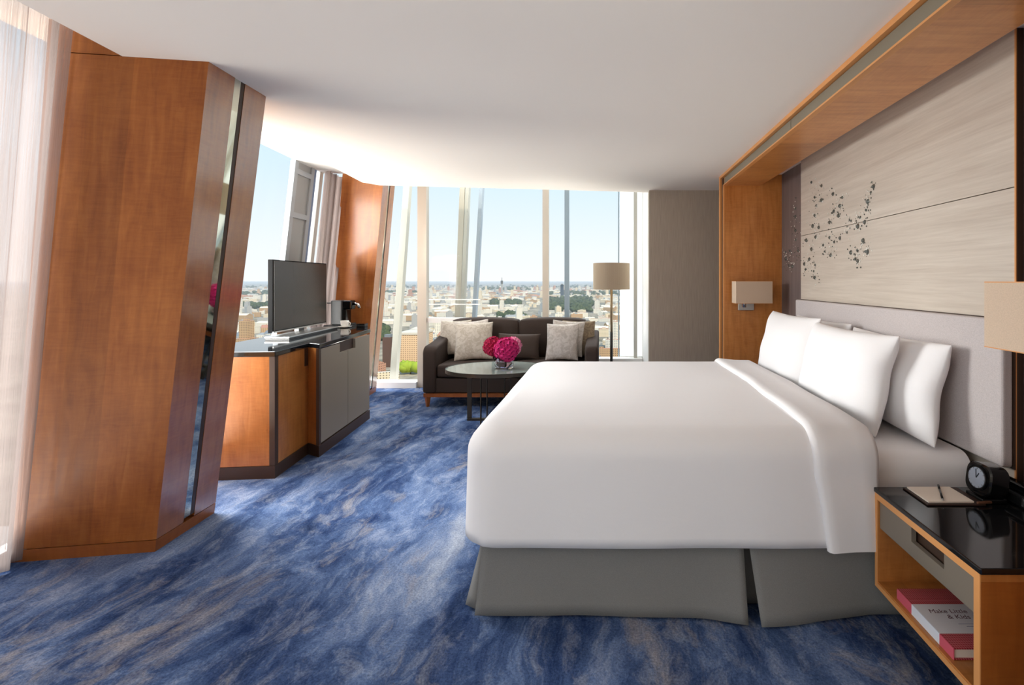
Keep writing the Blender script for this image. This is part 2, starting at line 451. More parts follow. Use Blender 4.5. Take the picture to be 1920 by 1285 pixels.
structure('floor', MB().poly([(glass_x(-2.6, 0) - 0.05, -2.6, 0), (1.75, -2.6, 0), (1.75, FAR + 0.1, 0), (glass_x(FAR, 0) - 0.05, FAR + 0.1, 0)]), M['carpet'])
ce = [(edge_x(-2.6), -2.6), (1.75, -2.6), (1.75, 5.44), (0.48, 5.44), (0.48, 5.58), (-0.5, 5.42), (edge_x(5.08) + 0.12, 5.16), (edge_x(5.0), 5.0)]
structure('ceiling', MB().prism(ce, CEIL, CEIL + 0.09), M['ceiling'])
# raised soffits over the window side and over the seating bay
structure('trim_1', MB().prism([(edge_x(-2.6) - 0.53, -2.6), (edge_x(-2.6) + 0.4, -2.6), (edge_x(5.3) + 0.4, 5.3), (edge_x(5.3) - 0.53, 5.3)], 2.56, 2.62), M['white_wall'])
structure('trim_2', MB().box(-3.4, 0.7, 5.0, FAR + 0.1, 2.80, 2.86), M['white_wall'])
structure('wall_rear', MB().box(-3.9, 1.8, -2.7, -2.6, 0, 2.62), M['grey_wall'])
structure('wall_far', MB().box(0.48, 1.75, 5.44, 5.56, 0, CEIL), M['grey_wall'])
structure('trim_3', MB().box(0.48, 0.60, 5.565, FAR, 0, 2.80), M['white_frame'])
structure('wall_right', MB().box(1.66, 1.75, -2.6, 5.44, 0, 2.62), M['panel_dark'])
structure('wall_right_near', MB().box(1.12, 1.66, -2.6, 1.20, 0, CEIL), M['white_wall'])

# the bed niche: wood-lined frame round a grain-veneered back
nf0, nf1 = 1.28, 4.63
niche = thing('bed_niche', 'honey maple frame lining the recess behind the bed, with a grey fascia overhead', 'niche surround')
MB().box(1.14, 1.46, nf0, nf1, 2.30, CEIL - 0.001).build('soffit', M['wood_niche_across'], niche)
MB().box(1.12, 1.66, nf1, nf1 + 0.12, 0, CEIL - 0.001).build('end_panel', M['wood_niche'], niche)
MB().box(1.12, 1.66, nf0 - 0.08, nf0, 0, CEIL - 0.001).build('end_panel', M['wood_niche'], niche)
fa = MB().box(1.095, 1.14, nf0, nf1 + 0.12, CEIL - 0.026, CEIL - 0.001)
fa.box(1.095, 1.12, nf1 + 0.075, nf1 + 0.12, 0, CEIL - 0.026)
fa.build('outer_strip', M['wood_edge'], niche)
fg = MB().box(1.118, 1.14, nf0, 2.962, CEIL - 0.094, CEIL - 0.030).box(1.118, 1.14, 2.968, nf1, CEIL - 0.094, CEIL - 0.030)
fg.build('fascia_panel', M['fascia'], niche)
fl_ = MB().box(1.108, 1.14, nf0, nf1 + 0.02, 2.30, CEIL - 0.096).box(1.108, 1.12, nf1, nf1 + 0.02, 0, 2.30)
fl_.build('inner_strip', M['wood_edge'], niche)
fd = MB().box(1.126, 1.14, nf0, nf1 + 0.12, CEIL - 0.030, CEIL - 0.026).box(1.112, 1.12, nf1 + 0.02, nf1 + 0.075, 0, CEIL - 0.03)
fd.build('shadow_groove', M['dark_edge'], niche)

wp = thing('wall_panel', 'pale taupe wood-grain wall panel with one seam, behind the headboard', 'wall panel')
MB().box(1.63, 1.659, 1.955, 4.10, 0.50, 1.773).build('lower_panel', M['panel'], wp)
MB().box(1.63, 1.659, 1.955, 4.10, 1.777, 2.55).build('upper_panel', M['panel'], wp)
MB().box(1.6275, 1.632, 1.948, 1.9545, 0.50, 2.55).build('edge_strip', M['wood_edge'], wp)
MB().box(1.6325, 1.659, 1.948, 1.9545, 0.50, 2.55).build('edge_return', M['dark_edge'], wp)

hb = thing('headboard', 'wide light grey linen headboard on the wall behind the bed', 'headboard')
MB().box(1.575, 1.6215, 1.95, 4.08, 0.655, 1.246).build('upholstery', M['headboard'], hb, bevel=0.012, seg=3)
MB().box(1.6215, 1.6268, 1.947, 4.083, 0.650, 1.249).build('backing_board', M['dark_edge'], hb)

# crystal blossom branch on the panel
random.seed(4)
art = thing('crystal_wall_art', 'branch of small grey and silver crystal blossoms set on the panel above the far pillows', 'wall art')
cs = {
 'a': [(290, 75), (318, 180), (318, 235), (318, 310), (330, 380), (295, 375), (325, 440), (255, 465), (285, 520), (270, 600), (305, 620), (310, 690), (325, 720), (240, 610), (255, 660)],
 'b': [(430, 160), (430, 290), (440, 270), (410, 350), (475, 300), (500, 175), (360, 100), (485, 240), (360, 200)],
 'c': [(700, 110), (680, 160), (665, 220), (660, 265), (610, 310), (605, 370), (530, 410), (485, 440), (440, 480), (410, 440), (365, 500), (385, 540), (420, 560), (550, 340), (650, 350)],
 'd': [(555, 540), (600, 540), (640, 480), (650, 540), (580, 590), (600, 610), (665, 545)],
 'e': [(180, 310), (185, 400), (190, 460), (150, 540), (125, 600), (160, 630), (200, 540), (180, 240), (135, 640), (115, 545)]}
bits = []
for key, pts in cs.items():
    for (cx, cy) in pts:
        for k in range(13):
            sp = 5 if k < 3 else 17
            x = 1440 + 0.2802 * (cx + random.gauss(0, sp)); y = 320 + 0.2802 * (cy + random.gauss(0, sp * 1.4))
            d = 1.628 * F / (x - CX)
            if d > 4.6: continue
            X = 1.628 if d < 4.10 else 1.658
            d = X * F / (x - CX)
            bits.append((random.uniform(0.009, 0.017) if k == 0 else random.uniform(0.0022, 0.0065), X, d, PZ(y, d), k < 1 or random.random() < 0.5))
bits.sort(reverse=True)
def crystal_into(mb, b):
    r, X, d, z, dark = b
    n = 8; i = len(mb.v); a0 = random.random()
    mb.v += [(X, d + r * math.cos(a0 + 2 * math.pi * k / n), z + r * math.sin(a0 + 2 * math.pi * k / n)) for k in range(n)]
    mb.v += [(X - 0.5 * r, d + 0.6 * r * math.cos(a0 + 2 * math.pi * k / n), z + 0.6 * r * math.sin(a0 + 2 * math.pi * k / n)) for k in range(n)]
    for k in range(n): mb.face([i + k, i + n + k, i + n + (k + 1) % n, i + (k + 1) % n])
    mb.face([i + n + k for k in range(n)][::-1])
for b in bits[:100]:
    q = MB(); crystal_into(q, b); q.build('crystal', M['crystal_dark'] if b[4] else M['crystal_light'], art)
for flag, nm in ((True, 'dark_crystal_specks'), (False, 'silver_crystal_specks')):
    q = MB()
    for b in bits[100:]:
        if b[4] == flag: crystal_into(q, b)
    tag(q.build(nm, M['crystal_dark'] if flag else M['crystal_light'], art), kind='stuff')

# ------------------------------------------------------------------ raked maple columns
def column(name, label, A, B, C, D, lean, ztop, m0, m1, plinth, seam=CEIL):
    o = thing(name, label, 'column')
    A, B, C, D = (Vector((p[0], p[1])) for p in (A, B, C, D))
    lv = Vector(lean)
    def at(p, z): return Vector((p.x + lv.x * z, p.y + lv.y * z, z))
    bc = C - B; nrm = Vector((bc.y, -bc.x)).normalized()        # outward, towards the room
    def slab(p, q, z0, z1, depth, n):
        mb = MB(); pa, qa = p - n * depth, q - n * depth
        lo = [at(p, z0), at(q, z0), at(qa, z0), at(pa, z0)]; hi = [at(p, z1), at(q, z1), at(qa, z1), at(pa, z1)]
        mb.v = [tuple(v) for v in lo + hi]
        L = (q - p).length
        for a, b, u0, u1 in ((0, 1, 0, L), (1, 2, L, L + depth), (2, 3, 0, L), (3, 0, 0, depth)):
            mb.face([a, b, b + 4, a + 4], [(u0, z0), (u1, z0), (u1, z1), (u0, z1)])
        mb.face([3, 2, 1, 0]); mb.face([4, 5, 6, 7])
        return mb
    ab = B - A; nf = Vector((ab.y, -ab.x)).normalized()
    slab(A, B, plinth, seam, 0.05, nf).build('front_panel', M['wood_column'], o)
    if seam < ztop: slab(A, B - nf * 0.004, seam + 0.004, ztop, 0.05, nf).build('head_panel', M['wood_column'], o)
    slab(B + bc * 0.0, B + bc * m0, plinth, ztop, 0.05, nrm).build('side_panel', M['wood_column_gloss'], o)
    slab(B + bc * m1, C, plinth, ztop, 0.05, nrm).build('side_panel', M['wood_column_gloss'], o)
    slab(B + bc * m0 - nrm * 0.003, B + bc * (m1 - 0.065) - nrm * 0.003, plinth + 0.02, ztop, 0.01, nrm).build('mirror_strip', M['mirror'], o)
    ed = B + bc * (m1 - 0.063)
    slab(ed - nrm * 0.002, ed + bc * 0.061 - nrm * 0.002, plinth + 0.02, ztop, 0.05, nrm).build('dark_edge_strip', M['dark_edge'], o)
    # back of the casing
    mb = MB(); q = [A - nf * 0.052, B - nf * 0.052 - nrm * 0.052, C - nrm * 0.052, D]
    mb.v = [tuple(at(p, 0)) for p in q] + [tuple(at(p, ztop)) for p in q]
    for k in range(4): mb.face([k, (k + 1) % 4, 4 + (k + 1) % 4, 4 + k])
    mb.face([4, 5, 6, 7]); mb.build('casing', M['wood_edge'], o)
    mb = MB(); q = [A, B, C, D]
    mb.v = [tuple(at(p, 0)) for p in q] + [tuple(at(p, plinth - 0.004)) for p in q]
    for k in range(4): mb.face([k, (k + 1) % 4, 4 + (k + 1) % 4, 4 + k])
    mb.face([4, 5, 6, 7]); mb.build('plinth', M['wood_deep'], o)
    return o
column('maple_column', 'big leaning maple-clad column with a thin mirror strip, beside the sheer curtain and the minibar cabinet',
       (-2.96, 2.435), (-2.33, 2.535), (-2.362, 2.96), (-3.0, 2.90), (0.212, -0.119), 2.54, 0.42, 0.60, 0.068)
column('maple_column', 'smaller leaning maple column behind the coffee machine, next to the bay window',
       (-3.30, 5.76), (-2.866, 5.81), (-2.91, 6.21), (-3.34, 6.16), (0.146, -0.121), 2.78, 0.45, 0.62, 0.068, 2.78)

# ------------------------------------------------------------------ windows
M['fin_grey_frame'] = mat('fin_grey', srgb(150, 148, 138), 0.5); M['fin_beige_frame'] = mat('fin_beige', srgb(152, 146, 132), 0.5); M['fin_blue_frame'] = mat('fin_blue', srgb(132, 142, 150), 0.5)
M['frosted'] = bpy.data.materials.new('frosted_white_glass'); M['frosted'].use_nodes = True
t_ = NT(M['frosted']); t_.n.clear()
o_ = t_.new('ShaderNodeOutputMaterial'); mx = t_.new('ShaderNodeMixShader'); df = t_.new('ShaderNodeBsdfDiffuse'); tl = t_.new('ShaderNodeBsdfTranslucent')
df.inputs[0].default_value = srgb(244, 246, 246); tl.inputs[0].default_value = srgb(244, 248, 250); mx.inputs[0].default_value = 0.6
t_.link(df.outputs[0], mx.inputs[1]); t_.link(tl.outputs[0], mx.inputs[2]); t_.link(mx.outputs[0], o_.inputs[0])
def raked_bar(mb, d0, d1, z0, z1, t=0.05, off=0.0):
    mb.v += [(glass_x(d, z) + off + s, d, z) for z in (z0, z1) for d, s in ((d0, 0), (d1, 0), (d1, -t), (d0, -t))]
    i = len(mb.v) - 8
    for q in ((0, 1, 5, 4), (1, 2, 6, 5), (2, 3, 7, 6), (3, 0, 4, 7), (3, 2, 1, 0), (4, 5, 6, 7)): mb.face([i + k for k in q])
w1 = group_structure('window_1')
for a, b in ((-2.55, -0.9), (-0.85, 0.8), (0.85, 2.6)):
    MB().poly([(glass_x(a, 0), a, 0), (glass_x(b, 0), b, 0), (glass_x(b, 2.56), b, 2.56), (glass_x(a, 2.56), a, 2.56)]).build('pane', M['glass'], w1)
for d in (-2.6, -0.9, 0.8, 2.6):
    q = MB(); raked_bar(q, d, d + 0.05, 0, 2.56); q.build('mullion', M['grey_frame'], w1)
q = MB(); raked_bar(q, -2.6, 2.65, 0, 0.07, 0.08, 0.03); q.build('sill', M['white_frame'], w1)
w2 = group_structure('window_2')
for a, b in ((2.65, 4.70), (5.27, 6.48)):
    MB().poly([(glass_x(a, 0), a, 0), (glass_x(b, 0), b, 0), (glass_x(b, 2.56), b, 2.56), (glass_x(a, 2.56), a, 2.56)]).build('pane', M['glass'], w2)
q = MB(); raked_bar(q, 5.20, 5.27, 0, 2.56); q.build('mullion', M['grey_frame'], w2)
q = MB(); raked_bar(q, 2.65, 6.48, 0, 0.07, 0.08, 0.03); q.build('sill', M['white_frame'], w2)
pier = thing('facade_pier', 'grey panelled pier with pale framing in the left window, behind the television', 'facade pier')
q = MB(); raked_bar(q, 4.70, 5.10, 0, 2.56, 0.035, -0.014); q.build('panel', mat('pier_grey', srgb(150, 150, 148), 0.5), pier)
q = MB()
raked_bar(q, 4.695, 4.76, 0, 2.56, 0.05, 0.0); raked_bar(q, 5.02, 5.08, 0, 2.56, 0.06, 0.0)
for z in (0.7, 1.48, 2.02, 2.44): raked_bar(q, 4.76, 5.02, z, z + 0.05, 0.06, 0.0)
q.build('pier_frame', mat('pier_frame_grey', srgb(162, 166, 170), 0.5), pier)
q = MB(); raked_bar(q, 5.10, 5.14, 0, 2.56, 0.05, -0.01); q.build('blue_seal', mat('blue_grey_seal', srgb(110, 130, 164), 0.5), pier)

w3 = group_structure('window_3')
Y = FAR
X2, X5, X6, X7 = PX(794, Y), PX(1023.5, Y), PX(1063, Y), PX(1191, Y)
XR = PX(1160, Y)
xs = [-3.62, X2, X5, X6, XR]
for a, b in zip(xs[:-1], xs[1:]):
    MB().poly([(a, Y, 0), (b, Y, 0), (b, Y, 2.8), (a, Y, 2.8)]).build('pane', M['glass'], w3)
MB().box(X2 - 0.062, X2 + 0.055, Y - 0.05, Y + 0.05, 0, 2.8).build('mullion', M['beige_frame'], w3)
MB().box(X5 - 0.04, X5 + 0.04, Y - 0.04, Y + 0.04, 0, 2.8).build('mullion', M['beige_frame'], w3)
MB().box(X6 - 0.03, X6 + 0.03, Y - 0.03, Y + 0.03, 0, 2.8).build('mullion', M['blue_frame'], w3)
MB().box(XR - 0.008, XR + 0.008, Y - 0.02, Y + 0.02, 0, 2.8).build('mullion', M['blue_frame'], w3)
MB().box(X7 - 0.025, X7 + 0.02, Y - 0.12, Y - 0.04, 0, 2.8).build('mullion', M['grey_frame'], w3)
MB().box(XR + 0.015, 0.478, Y - 0.003, Y + 0.003, 0.41, 2.8).build('frosted_pane', M['frosted'], w3)
MB().box(XR + 0.015, 0.478, Y - 0.03, Y + 0.03, 0, 0.405).build('side_panel', M['white_frame'], w3)
MB().box(-3.62, X2 - 0.063, Y - 0.10, Y + 0.10, 0, 0.075).build('sill', M['white_frame'], w3)
MB().box(X2 + 0.06, X2 + 1.0, Y - 0.04, Y + 0.04, PZ(605, Y), PZ(596, Y)).build('transom', M['white_frame'], w3)
MB().box(-0.55, 0.47, 6.30, Y - 0.04, 0.0, 0.40).build('sill', M['white_frame'], w3)
q = MB()
for yy in (562, 571): q.tube([P(803, yy, Y + 0.25), P(900, yy, Y + 0.25)], 0.008, 8)
q.build('balustrade_rail', M['white_frame'], w3)
YO = 7.0
for (xt, xb, w, key) in ((765, 737, 0.085, 'grey_frame'), (869, 854, 0.075, 'beige_frame'), (878, 862, 0.05, 'grey_frame'), (904, 882, 0.05, 'blue_frame')):
    a, b = P(xt, 345, YO), P(xb, 735, YO)
    dv = (a - b).normalized()
    MB().bar(b - dv * 0.2, a + dv * 0.6, w, 0.10, up=(0, 1, 0)).build('raked_fin', M['fin_' + key], w3)

# sheer curtains hanging inside the raked glass
def curtain(name, label, d0, d1, base, along, lean, ztop, folds, amp):
    rows = []
    n = folds * 10; nz = 14
    for k in range(nz + 1):
        z = 0.012 + (ztop - 0.012) * k / nz; r = []
        for j in range(n + 1):
            s = j / n; d = d0 + (d1 - d0) * s
            ph = 2 * math.pi * folds * s
            a = amp * (1 + 0.35 * math.sin(3.1 * s * folds)) * (0.8 + 0.2 * k / nz)
            off = a * math.sin(ph + 0.25 * math.sin(z * 1.3 + s * 9))
            r.append((base + along * (d - d1) + lean[0] * z + off, d + lean[1] * z + 0.3 * a * math.cos(ph * 1.0), z))
        rows.append(r)
    mb = MB(); mb.grid(rows)
    L = (d1 - d0) * 1.6; m = n + 1
    for fi in range(len(mb.f)):
        k, j = divmod(fi, n)
        u0, u1 = L * j / n, L * (j + 1) / n; v0, v1 = ztop * k / nz, ztop * (k + 1) / nz
        mb.uv[fi] = [(u0, v0), (u1, v0), (u1, v1), (u0, v1)]
    return tag(mb.build(name, M['sheer'], None, smooth=True), label, 'curtain')
curtain('sheer_curtain', 'tall white sheer curtain hanging beside the big maple column', 0.5, 2.44, -2.90, -0.115, (0.232, -0.125), 2.55, 17, 0.035)
curtain('sheer_curtain', 'gathered white sheer curtain between the television and the smaller maple column', 5.17, 5.66, -3.25, -0.115, (0.11, -0.02), 2.55, 7, 0.035)

# ------------------------------------------------------------------ minibar cabinet with stone worktop
cab = thing('minibar_cabinet', 'low maple and grey-brown cabinet with two doors under the television', 'cabinet')
P0, P1, P2, P3, P4 = (-2.98, 3.42), (-2.35, 3.48), (-2.41, 3.97), (-2.28, 3.90), (-2.405, 4.99)
PB = (-3.06, 4.99)
MB().prism([P0, P1, P2, (-2.95, 3.97)], 0.09, 0.862).build('near_carcass', M['wood'], cab)
MB().prism([(-2.98, 3.972), P2, (-2.31, 3.915), (-2.43, 4.99), PB], 0.09, 0.862).build('carcass', M['wood'], cab)
def inset(p, dx, dy): return (p[0] + dx, p[1] + dy)
MB().prism([inset(P0, 0, -0.006), inset(P1, 0.006, -0.006), inset(P2, 0.006, -0.01), inset(P3, 0.004, -0.008), inset(P4, 0.004, 0), PB, (-2.98, 3.5)], 0.0, 0.088).build('plinth', M['dark_edge'], cab)
u_ = Vector((P4[0] - P3[0], P4[1] - P3[1])); L_ = u_.length; u_.normalize(); n_ = Vector((u_.y, -u_.x))
def front(s0, s1, z0, z1, th=0.022, off=0.0):
    a = Vector(P3) + u_ * s0 + n_ * (off - th); b = Vector(P3) + u_ * s1 + n_ * (off - th)
    return MB().prism([tuple(a), tuple(a + n_ * th), tuple(b + n_ * th), tuple(b)], z0, z1)
front(0.0, 0.03, 0.09, 0.862).build('corner_post', M['dark_edge'], cab)
half = (L_ - 0.04) / 2 + 0.035
def door_mb(s0, s1, cut_lo):
    # a door whose top corner is cut away for the shared finger pull
    z0, zc, z1 = 0.10, 0.77, 0.855
    mb = front(s0, s1, z0, zc)
    q = front(s0, s1 - 0.17, zc, z1) if cut_lo else front(s0 + 0.17, s1, zc, z1)
    i = len(mb.v); mb.v += q.v; mb.f += [[k + i for k in f] for f in q.f]
    return mb
door_mb(0.035, half - 0.003, True).build('door', M['grey_lacquer'], cab)
door_mb(half + 0.003, L_, False).build('door', M['grey_lacquer'], cab)
front(half - 0.175, half + 0.175, 0.765, 0.858, 0.004, -0.022).build('finger_pull', M['leather'], cab)
# bronze edging on the near carcass
MB().prism([inset(P1, -0.035, -0.0035), inset(P1, 0.004, -0.0035), inset(P1, 0.0, 0.04), inset(P1, -0.035, 0.0)], 0.09, 0.862).build('edge_trim', M['dark_edge'], cab)
MB().prism([inset(P2, 0.0, -0.06), inset(P2, 0.012, -0.06), inset(P2, 0.012, -0.02), inset(P2, 0.0, -0.02)], 0.72, 0.862).build('pull_slot', M['dark_edge'], cab)

top = MB().prism([(-2.965, 3.41), inset(P1, 0.012, -0.012), inset(P2, 0.015, -0.005), inset(P3, 0.012, -0.015), (-2.452, 5.11), (-2.742, 5.64), (-3.12, 5.58), (-3.10, 5.0)], 0.864, 0.90)
tag(top.build('worktop', M['black_stone'], None, bevel=0.004), 'polished black stone worktop on the minibar cabinet', 'worktop')

# television
tv = thing('television', 'flat black television on the black stone worktop', 'television')
ta, tb = Vector((-2.815, 4.15)), Vector((-2.925, 5.14))
tu = (tb - ta).normalized(); tn = Vector((tu.y, -tu.x))
tc = (ta + tb) / 2; hl = (tb - ta).length / 2
t3 = (tu.x, tu.y, 0); n3 = (tn.x, tn.y, 0)
def tvbox(c, s, h, off, hs, hh, ht): return MB().obox((tc.x + tu.x * s + tn.x * off, tc.y + tu.y * s + tn.y * off, h), t3, n3, (0, 0, 1), hs, ht, hh)
tvbox(tc, 0, 1.27, -0.022, hl, 0.312, 0.02).build('housing', mat('matt_black_plastic', srgb(14, 14, 15), 0.7, spec=0.15), tv, bevel=0.004)
tvbox(tc, 0, 1.274, 0.0, hl - 0.012, 0.298, 0.0025).build('screen', M['screen'], tv)
tvbox(tc, 0, 0.9635, 0.0, hl, 0.0055, 0.003).build('bezel_strip', M['silver'], tv)
tvbox(tc, 0, 0.95, -0.03, 0.05, 0.03, 0.02).build('neck', M['black_plastic'], tv)
tvbox(tc, -0.03, 0.921, 0.035, hl - 0.02, 0.006, 0.10).build('pedestal', M['silver'], tv, bevel=0.003)
tvbox(tc, -0.03, 0.908, 0.035, hl - 0.025, 0.007, 0.095).build('pedestal_base', M['black_plastic'], tv)

# coffee machine on its tray, cup on saucer, small black box
cm = thing('coffee_machine', 'black capsule coffee machine on the far end of the worktop', 'coffee machine')
d0 = 5.38
MB().box(-3.02, -2.90, d0, d0 + 0.14, 0.917, 1.185).build('body', M['grey_plastic'], cm, bevel=0.012, seg=3)
MB().box(-2.902, -2.80, d0 + 0.02, d0 + 0.12, 1.085, 1.185).build('brew_head', M['black_gloss'], cm, bevel=0.015, seg=3)
MB().box(-2.899, -2.86, d0 + 0.015, d0 + 0.125, 0.925, 1.085).build('front_panel', M['black_gloss'], cm)
MB().tube([(-2.80, d0 + 0.07, 1.15), (-2.755, d0 + 0.07, 1.14), (-2.735, d0 + 0.07, 1.10)], [0.02, 0.017, 0.012], 12).build('lever', M['chrome'], cm, smooth=True)
MB().box(-2.895, -2.80, d0 + 0.02, d0 + 0.12, 0.917, 0.935).build('drip_tray', M['black_plastic'], cm, bevel=0.004)
MB().tube([(-3.02, d0 + 0.05, 1.155), (-3.085, d0 + 0.05, 1.155)], 0.007, 8).build('rear_handle', M['black_plastic'], cm)
tag(MB().box(-3.07, -2.79, d0 - 0.05, d0 + 0.17, 0.9005, 0.916).build('tray', M['black_plastic'], None, bevel=0.004), 'flat black tray under the coffee machine', 'tray')
cy_ = 5.26
sau = tag(MB().lathe([(0, 0.001), (0.035, 0.001), (0.07, 0.012), (0.068, 0.014), (0.03, 0.005), (0, 0.005)], (-2.80, cy_, 0.90), 32).build('saucer', M['porcelain'], None, smooth=True), 'white saucer under the coffee cup', 'saucer')
cup = thing('coffee_cup', 'white coffee cup on the saucer in front of the coffee machine', 'cup')
MB().lathe([(0, 0.006), (0.028, 0.006), (0.036, 0.02), (0.042, 0.075), (0.039, 0.075), (0.033, 0.02), (0, 0.012)], (-2.80, cy_, 0.90), 32).build('bowl', M['porcelain'], cup, smooth=True)
MB().tube([(-2.76 + 0.022 * math.sin(a), cy_ - 0.004, 0.942 + 0.02 * math.cos(a)) for a in [math.pi * k / 10 for k in range(11)]], 0.005, 8).build('handle', M['porcelain'], cup, smooth=True)
pot = thing('capsule_box', 'small black box at the far corner of the worktop, beside the cup', 'box')
MB().box(-2.70, -2.61, 5.31, 5.38, 0.9005, 0.925).build('base', M['black_plastic'], pot, bevel=0.003)
MB().box(-2.702, -2.608, 5.308, 5.382, 0.9255, 0.936).build('lid', M['black_gloss'], pot, bevel=0.003)

# ------------------------------------------------------------------ sofa and cushions
SX0, SX1, SY0, SY1 = -2.03, -0.085, 5.42, 6.24
sofa = thing('sofa', 'dark brown two-seat sofa on tapered wooden legs, in the bay window', 'sofa')
MB().box(SX0 + 0.02, SX1 - 0.02, SY0 + 0.02, SY1 - 0.02, 0.155, 0.32).build('seat_base', M['sofa'], sofa, bevel=0.015, seg=3)
MB().box(SX0 + 0.01, SX1 - 0.01, SY0 + 0.01, SY1 - 0.01, 0.112, 0.153).build('wood_rail', M['wood_deep'], sofa)
for sx in (SX0 + 0.045, SX1 - 0.045):
    for sy in (SY0 + 0.045, SY1 - 0.045):
        MB().lathe([(0, 0), (0.018, 0), (0.036, 0.111), (0, 0.111)], (sx, sy, 0), 4).build('leg', M['wood_deep'], sofa)
def cushion_block(x0, x1, y0, y1, z0, z1, puff=0.03, n=10):
    """A soft box: every face bulges a little."""
    mb = MB(); c = Vector(((x0 + x1) / 2, (y0 + y1) / 2, (z0 + z1) / 2)); h = Vector(((x1 - x0) / 2, (y1 - y0) / 2, (z1 - z0) / 2))
    r = min(h) * 0.45
    for ax in range(3):
        for sg in (-1, 1):
            rows = []
            for i in range(n + 1):
                row = []
                for j in range(n + 1):
                    v = [0, 0, 0]; a, b = (ax + 1) % 3, (ax + 2) % 3
                    ua, ub = -1 + 2 * i / n, -1 + 2 * j / n
                    v[ax] = sg; v[a] = ua; v[b] = ub
                    p = Vector((v[0] * h.x, v[1] * h.y, v[2] * h.z))
                    core = Vector((max(-h.x + r, min(h.x - r, p.x)), max(-h.y + r, min(h.y - r, p.y)), max(-h.z + r, min(h.z - r, p.z))))
                    dd = p - core
                    if dd.length > 1e-6: p = core + dd.normalized() * r
                    p[ax] += sg * puff * (1 - ua * ua) * (1 - ub * ub)
                    row.append(c + p)
                rows.append(row if sg > 0 else row[::-1])
            mb.grid(rows)
    return mb
mid = (SX0 + SX1) / 2
def arm(x0, x1):
    # arm profile seen from the side: low rounded front rising to the back
    prof = [(SY0, 0.155), (SY0, 0.60), (SY0 + 0.02, 0.65), (SY0 + 0.06, 0.675), (SY0 + 0.3, 0.70), (SY0 + 0.62, 0.76), (SY1 - 0.06, 0.79), (SY1 - 0.06, 0.155)]
    mb = MB(); n = len(prof)
    mb.v = [(x0, y, z) for y, z in prof] + [(x1, y, z) for y, z in prof]
    mb.face(list(range(n))); mb.face([n + k for k in range(n)][::-1])
    for k in range(n): mb.face([(k + 1) % n, k, n + k, n + (k + 1) % n])
    return mb
arm(SX0, SX0 + 0.15).build('armrest', M['sofa'], sofa, bevel=0.03, seg=4, smooth=True)
arm(SX1 - 0.15, SX1).build('armrest', M['sofa'], sofa, bevel=0.03, seg=4, smooth=True)
cushion_block(SX0 + 0.155, mid - 0.003, SY0 + 0.005, SY1 - 0.24, 0.322, 0.475, 0.01).build('seat_cushion', M['sofa'], sofa, smooth=True)
cushion_block(mid + 0.003, SX1 - 0.155, SY0 + 0.005, SY1 - 0.24, 0.322, 0.475, 0.01).build('seat_cushion', M['sofa'], sofa, smooth=True)
MB().box(SX0 + 0.10, SX1 - 0.10, SY1 - 0.10, SY1, 0.155, 0.90).build('back_frame', M['sofa'], sofa, bevel=0.03, seg=3, smooth=True)
cushion_block(SX0 + 0.155, mid - 0.003, SY1 - 0.30, SY1 - 0.10, 0.46, 0.935, 0.02).build('back_cushion', M['sofa'], sofa, smooth=True)
cushion_block(mid + 0.003, SX1 - 0.155, SY1 - 0.30, SY1 - 0.10, 0.46, 0.935, 0.02).build('back_cushion', M['sofa'], sofa, smooth=True)

def pillow_mesh(w, h, t, pinch=0.07, n=18, ears=0.05, seed=0, wr=0.006, power=2.6):
    """Soft pillow in its own axes: x across, y up, z through; corners drawn out into ears."""
    front_, back_ = [], []
    for i in range(n + 1):
        rf, rb = [], []
        v = -1 + 2 * i / n
        for j in range(n + 1):
            u = -1 + 2 * j / n
            us, vs_ = math.copysign(abs(u) ** 0.8, u), math.copysign(abs(v) ** 0.8, v)
            x = us * w / 2 * (1 - pinch * (1 - abs(vs_) ** 1.5)); y = vs_ * h / 2 * (1 - pinch * (1 - abs(us) ** 1.5))
            th = t / 2 * (max(0, 1 - abs(us) ** power) * max(0, 1 - abs(vs_) ** power)) ** 0.55
            k = wr * mnoise.noise(Vector((x * 6 + seed, y * 6, seed * 1.7))) * min(1, th / (t * 0.15))
            rf.append((x, y, th + k)); rb.append((x, y, -th + k))
        front_.append(rf); back_.append(rb)
    mb = MB(); mb.grid(front_); mb.grid([r[::-1] for r in back_])
    return mb
def weld(o):
    b = o.modifiers.new('weld', 'WELD'); b.merge_threshold = 0.0008
    o.modifiers.new('smooth_surface', 'SUBSURF').render_levels = 1
    return o
def place(o, c, right, up):
    r = Vector(right).normalized(); u = Vector(up); u = (u - r * u.dot(r)).normalized(); n = r.cross(u)
    o.matrix_world = Matrix(((r.x, u.x, n.x, c[0]), (r.y, u.y, n.y, c[1]), (r.z, u.z, n.z, c[2]), (0, 0, 0, 1)))
    return o
SC = 'scatter cushions on the sofa'
def scatter(label, m, w, h, t, c, right, up, seed, name='scatter_cushion'):
    o = pillow_mesh(w, h, t, seed=seed).build(name, m, None, smooth=True); weld(o); place(o, c, right, up)
    return tag(o, label, 'cushion', SC)
scatter('beige marbled cushion in front, at the sofa end near the cabinet', M['cushion_pattern'], 0.46, 0.46, 0.13, (PX(887, 5.70), 5.73, 0.695), (1, 0.10, 0.04), (0, 0.30, 1), 1)
scatter('beige cushion tucked behind the marbled one against the armrest', M['cushion_pattern'], 0.44, 0.44, 0.11, (PX(852, 5.88), 5.88, 0.72), (1, -0.30, 0.05), (-0.06, 0.28, 1), 2)
scatter('dark brown oblong cushion in the middle of the sofa', M['cushion_dark'], 0.52, 0.32, 0.13, (PX(972, 5.75), 5.78, 0.628), (1, 0, -0.02), (0, 0.30, 1), 3)
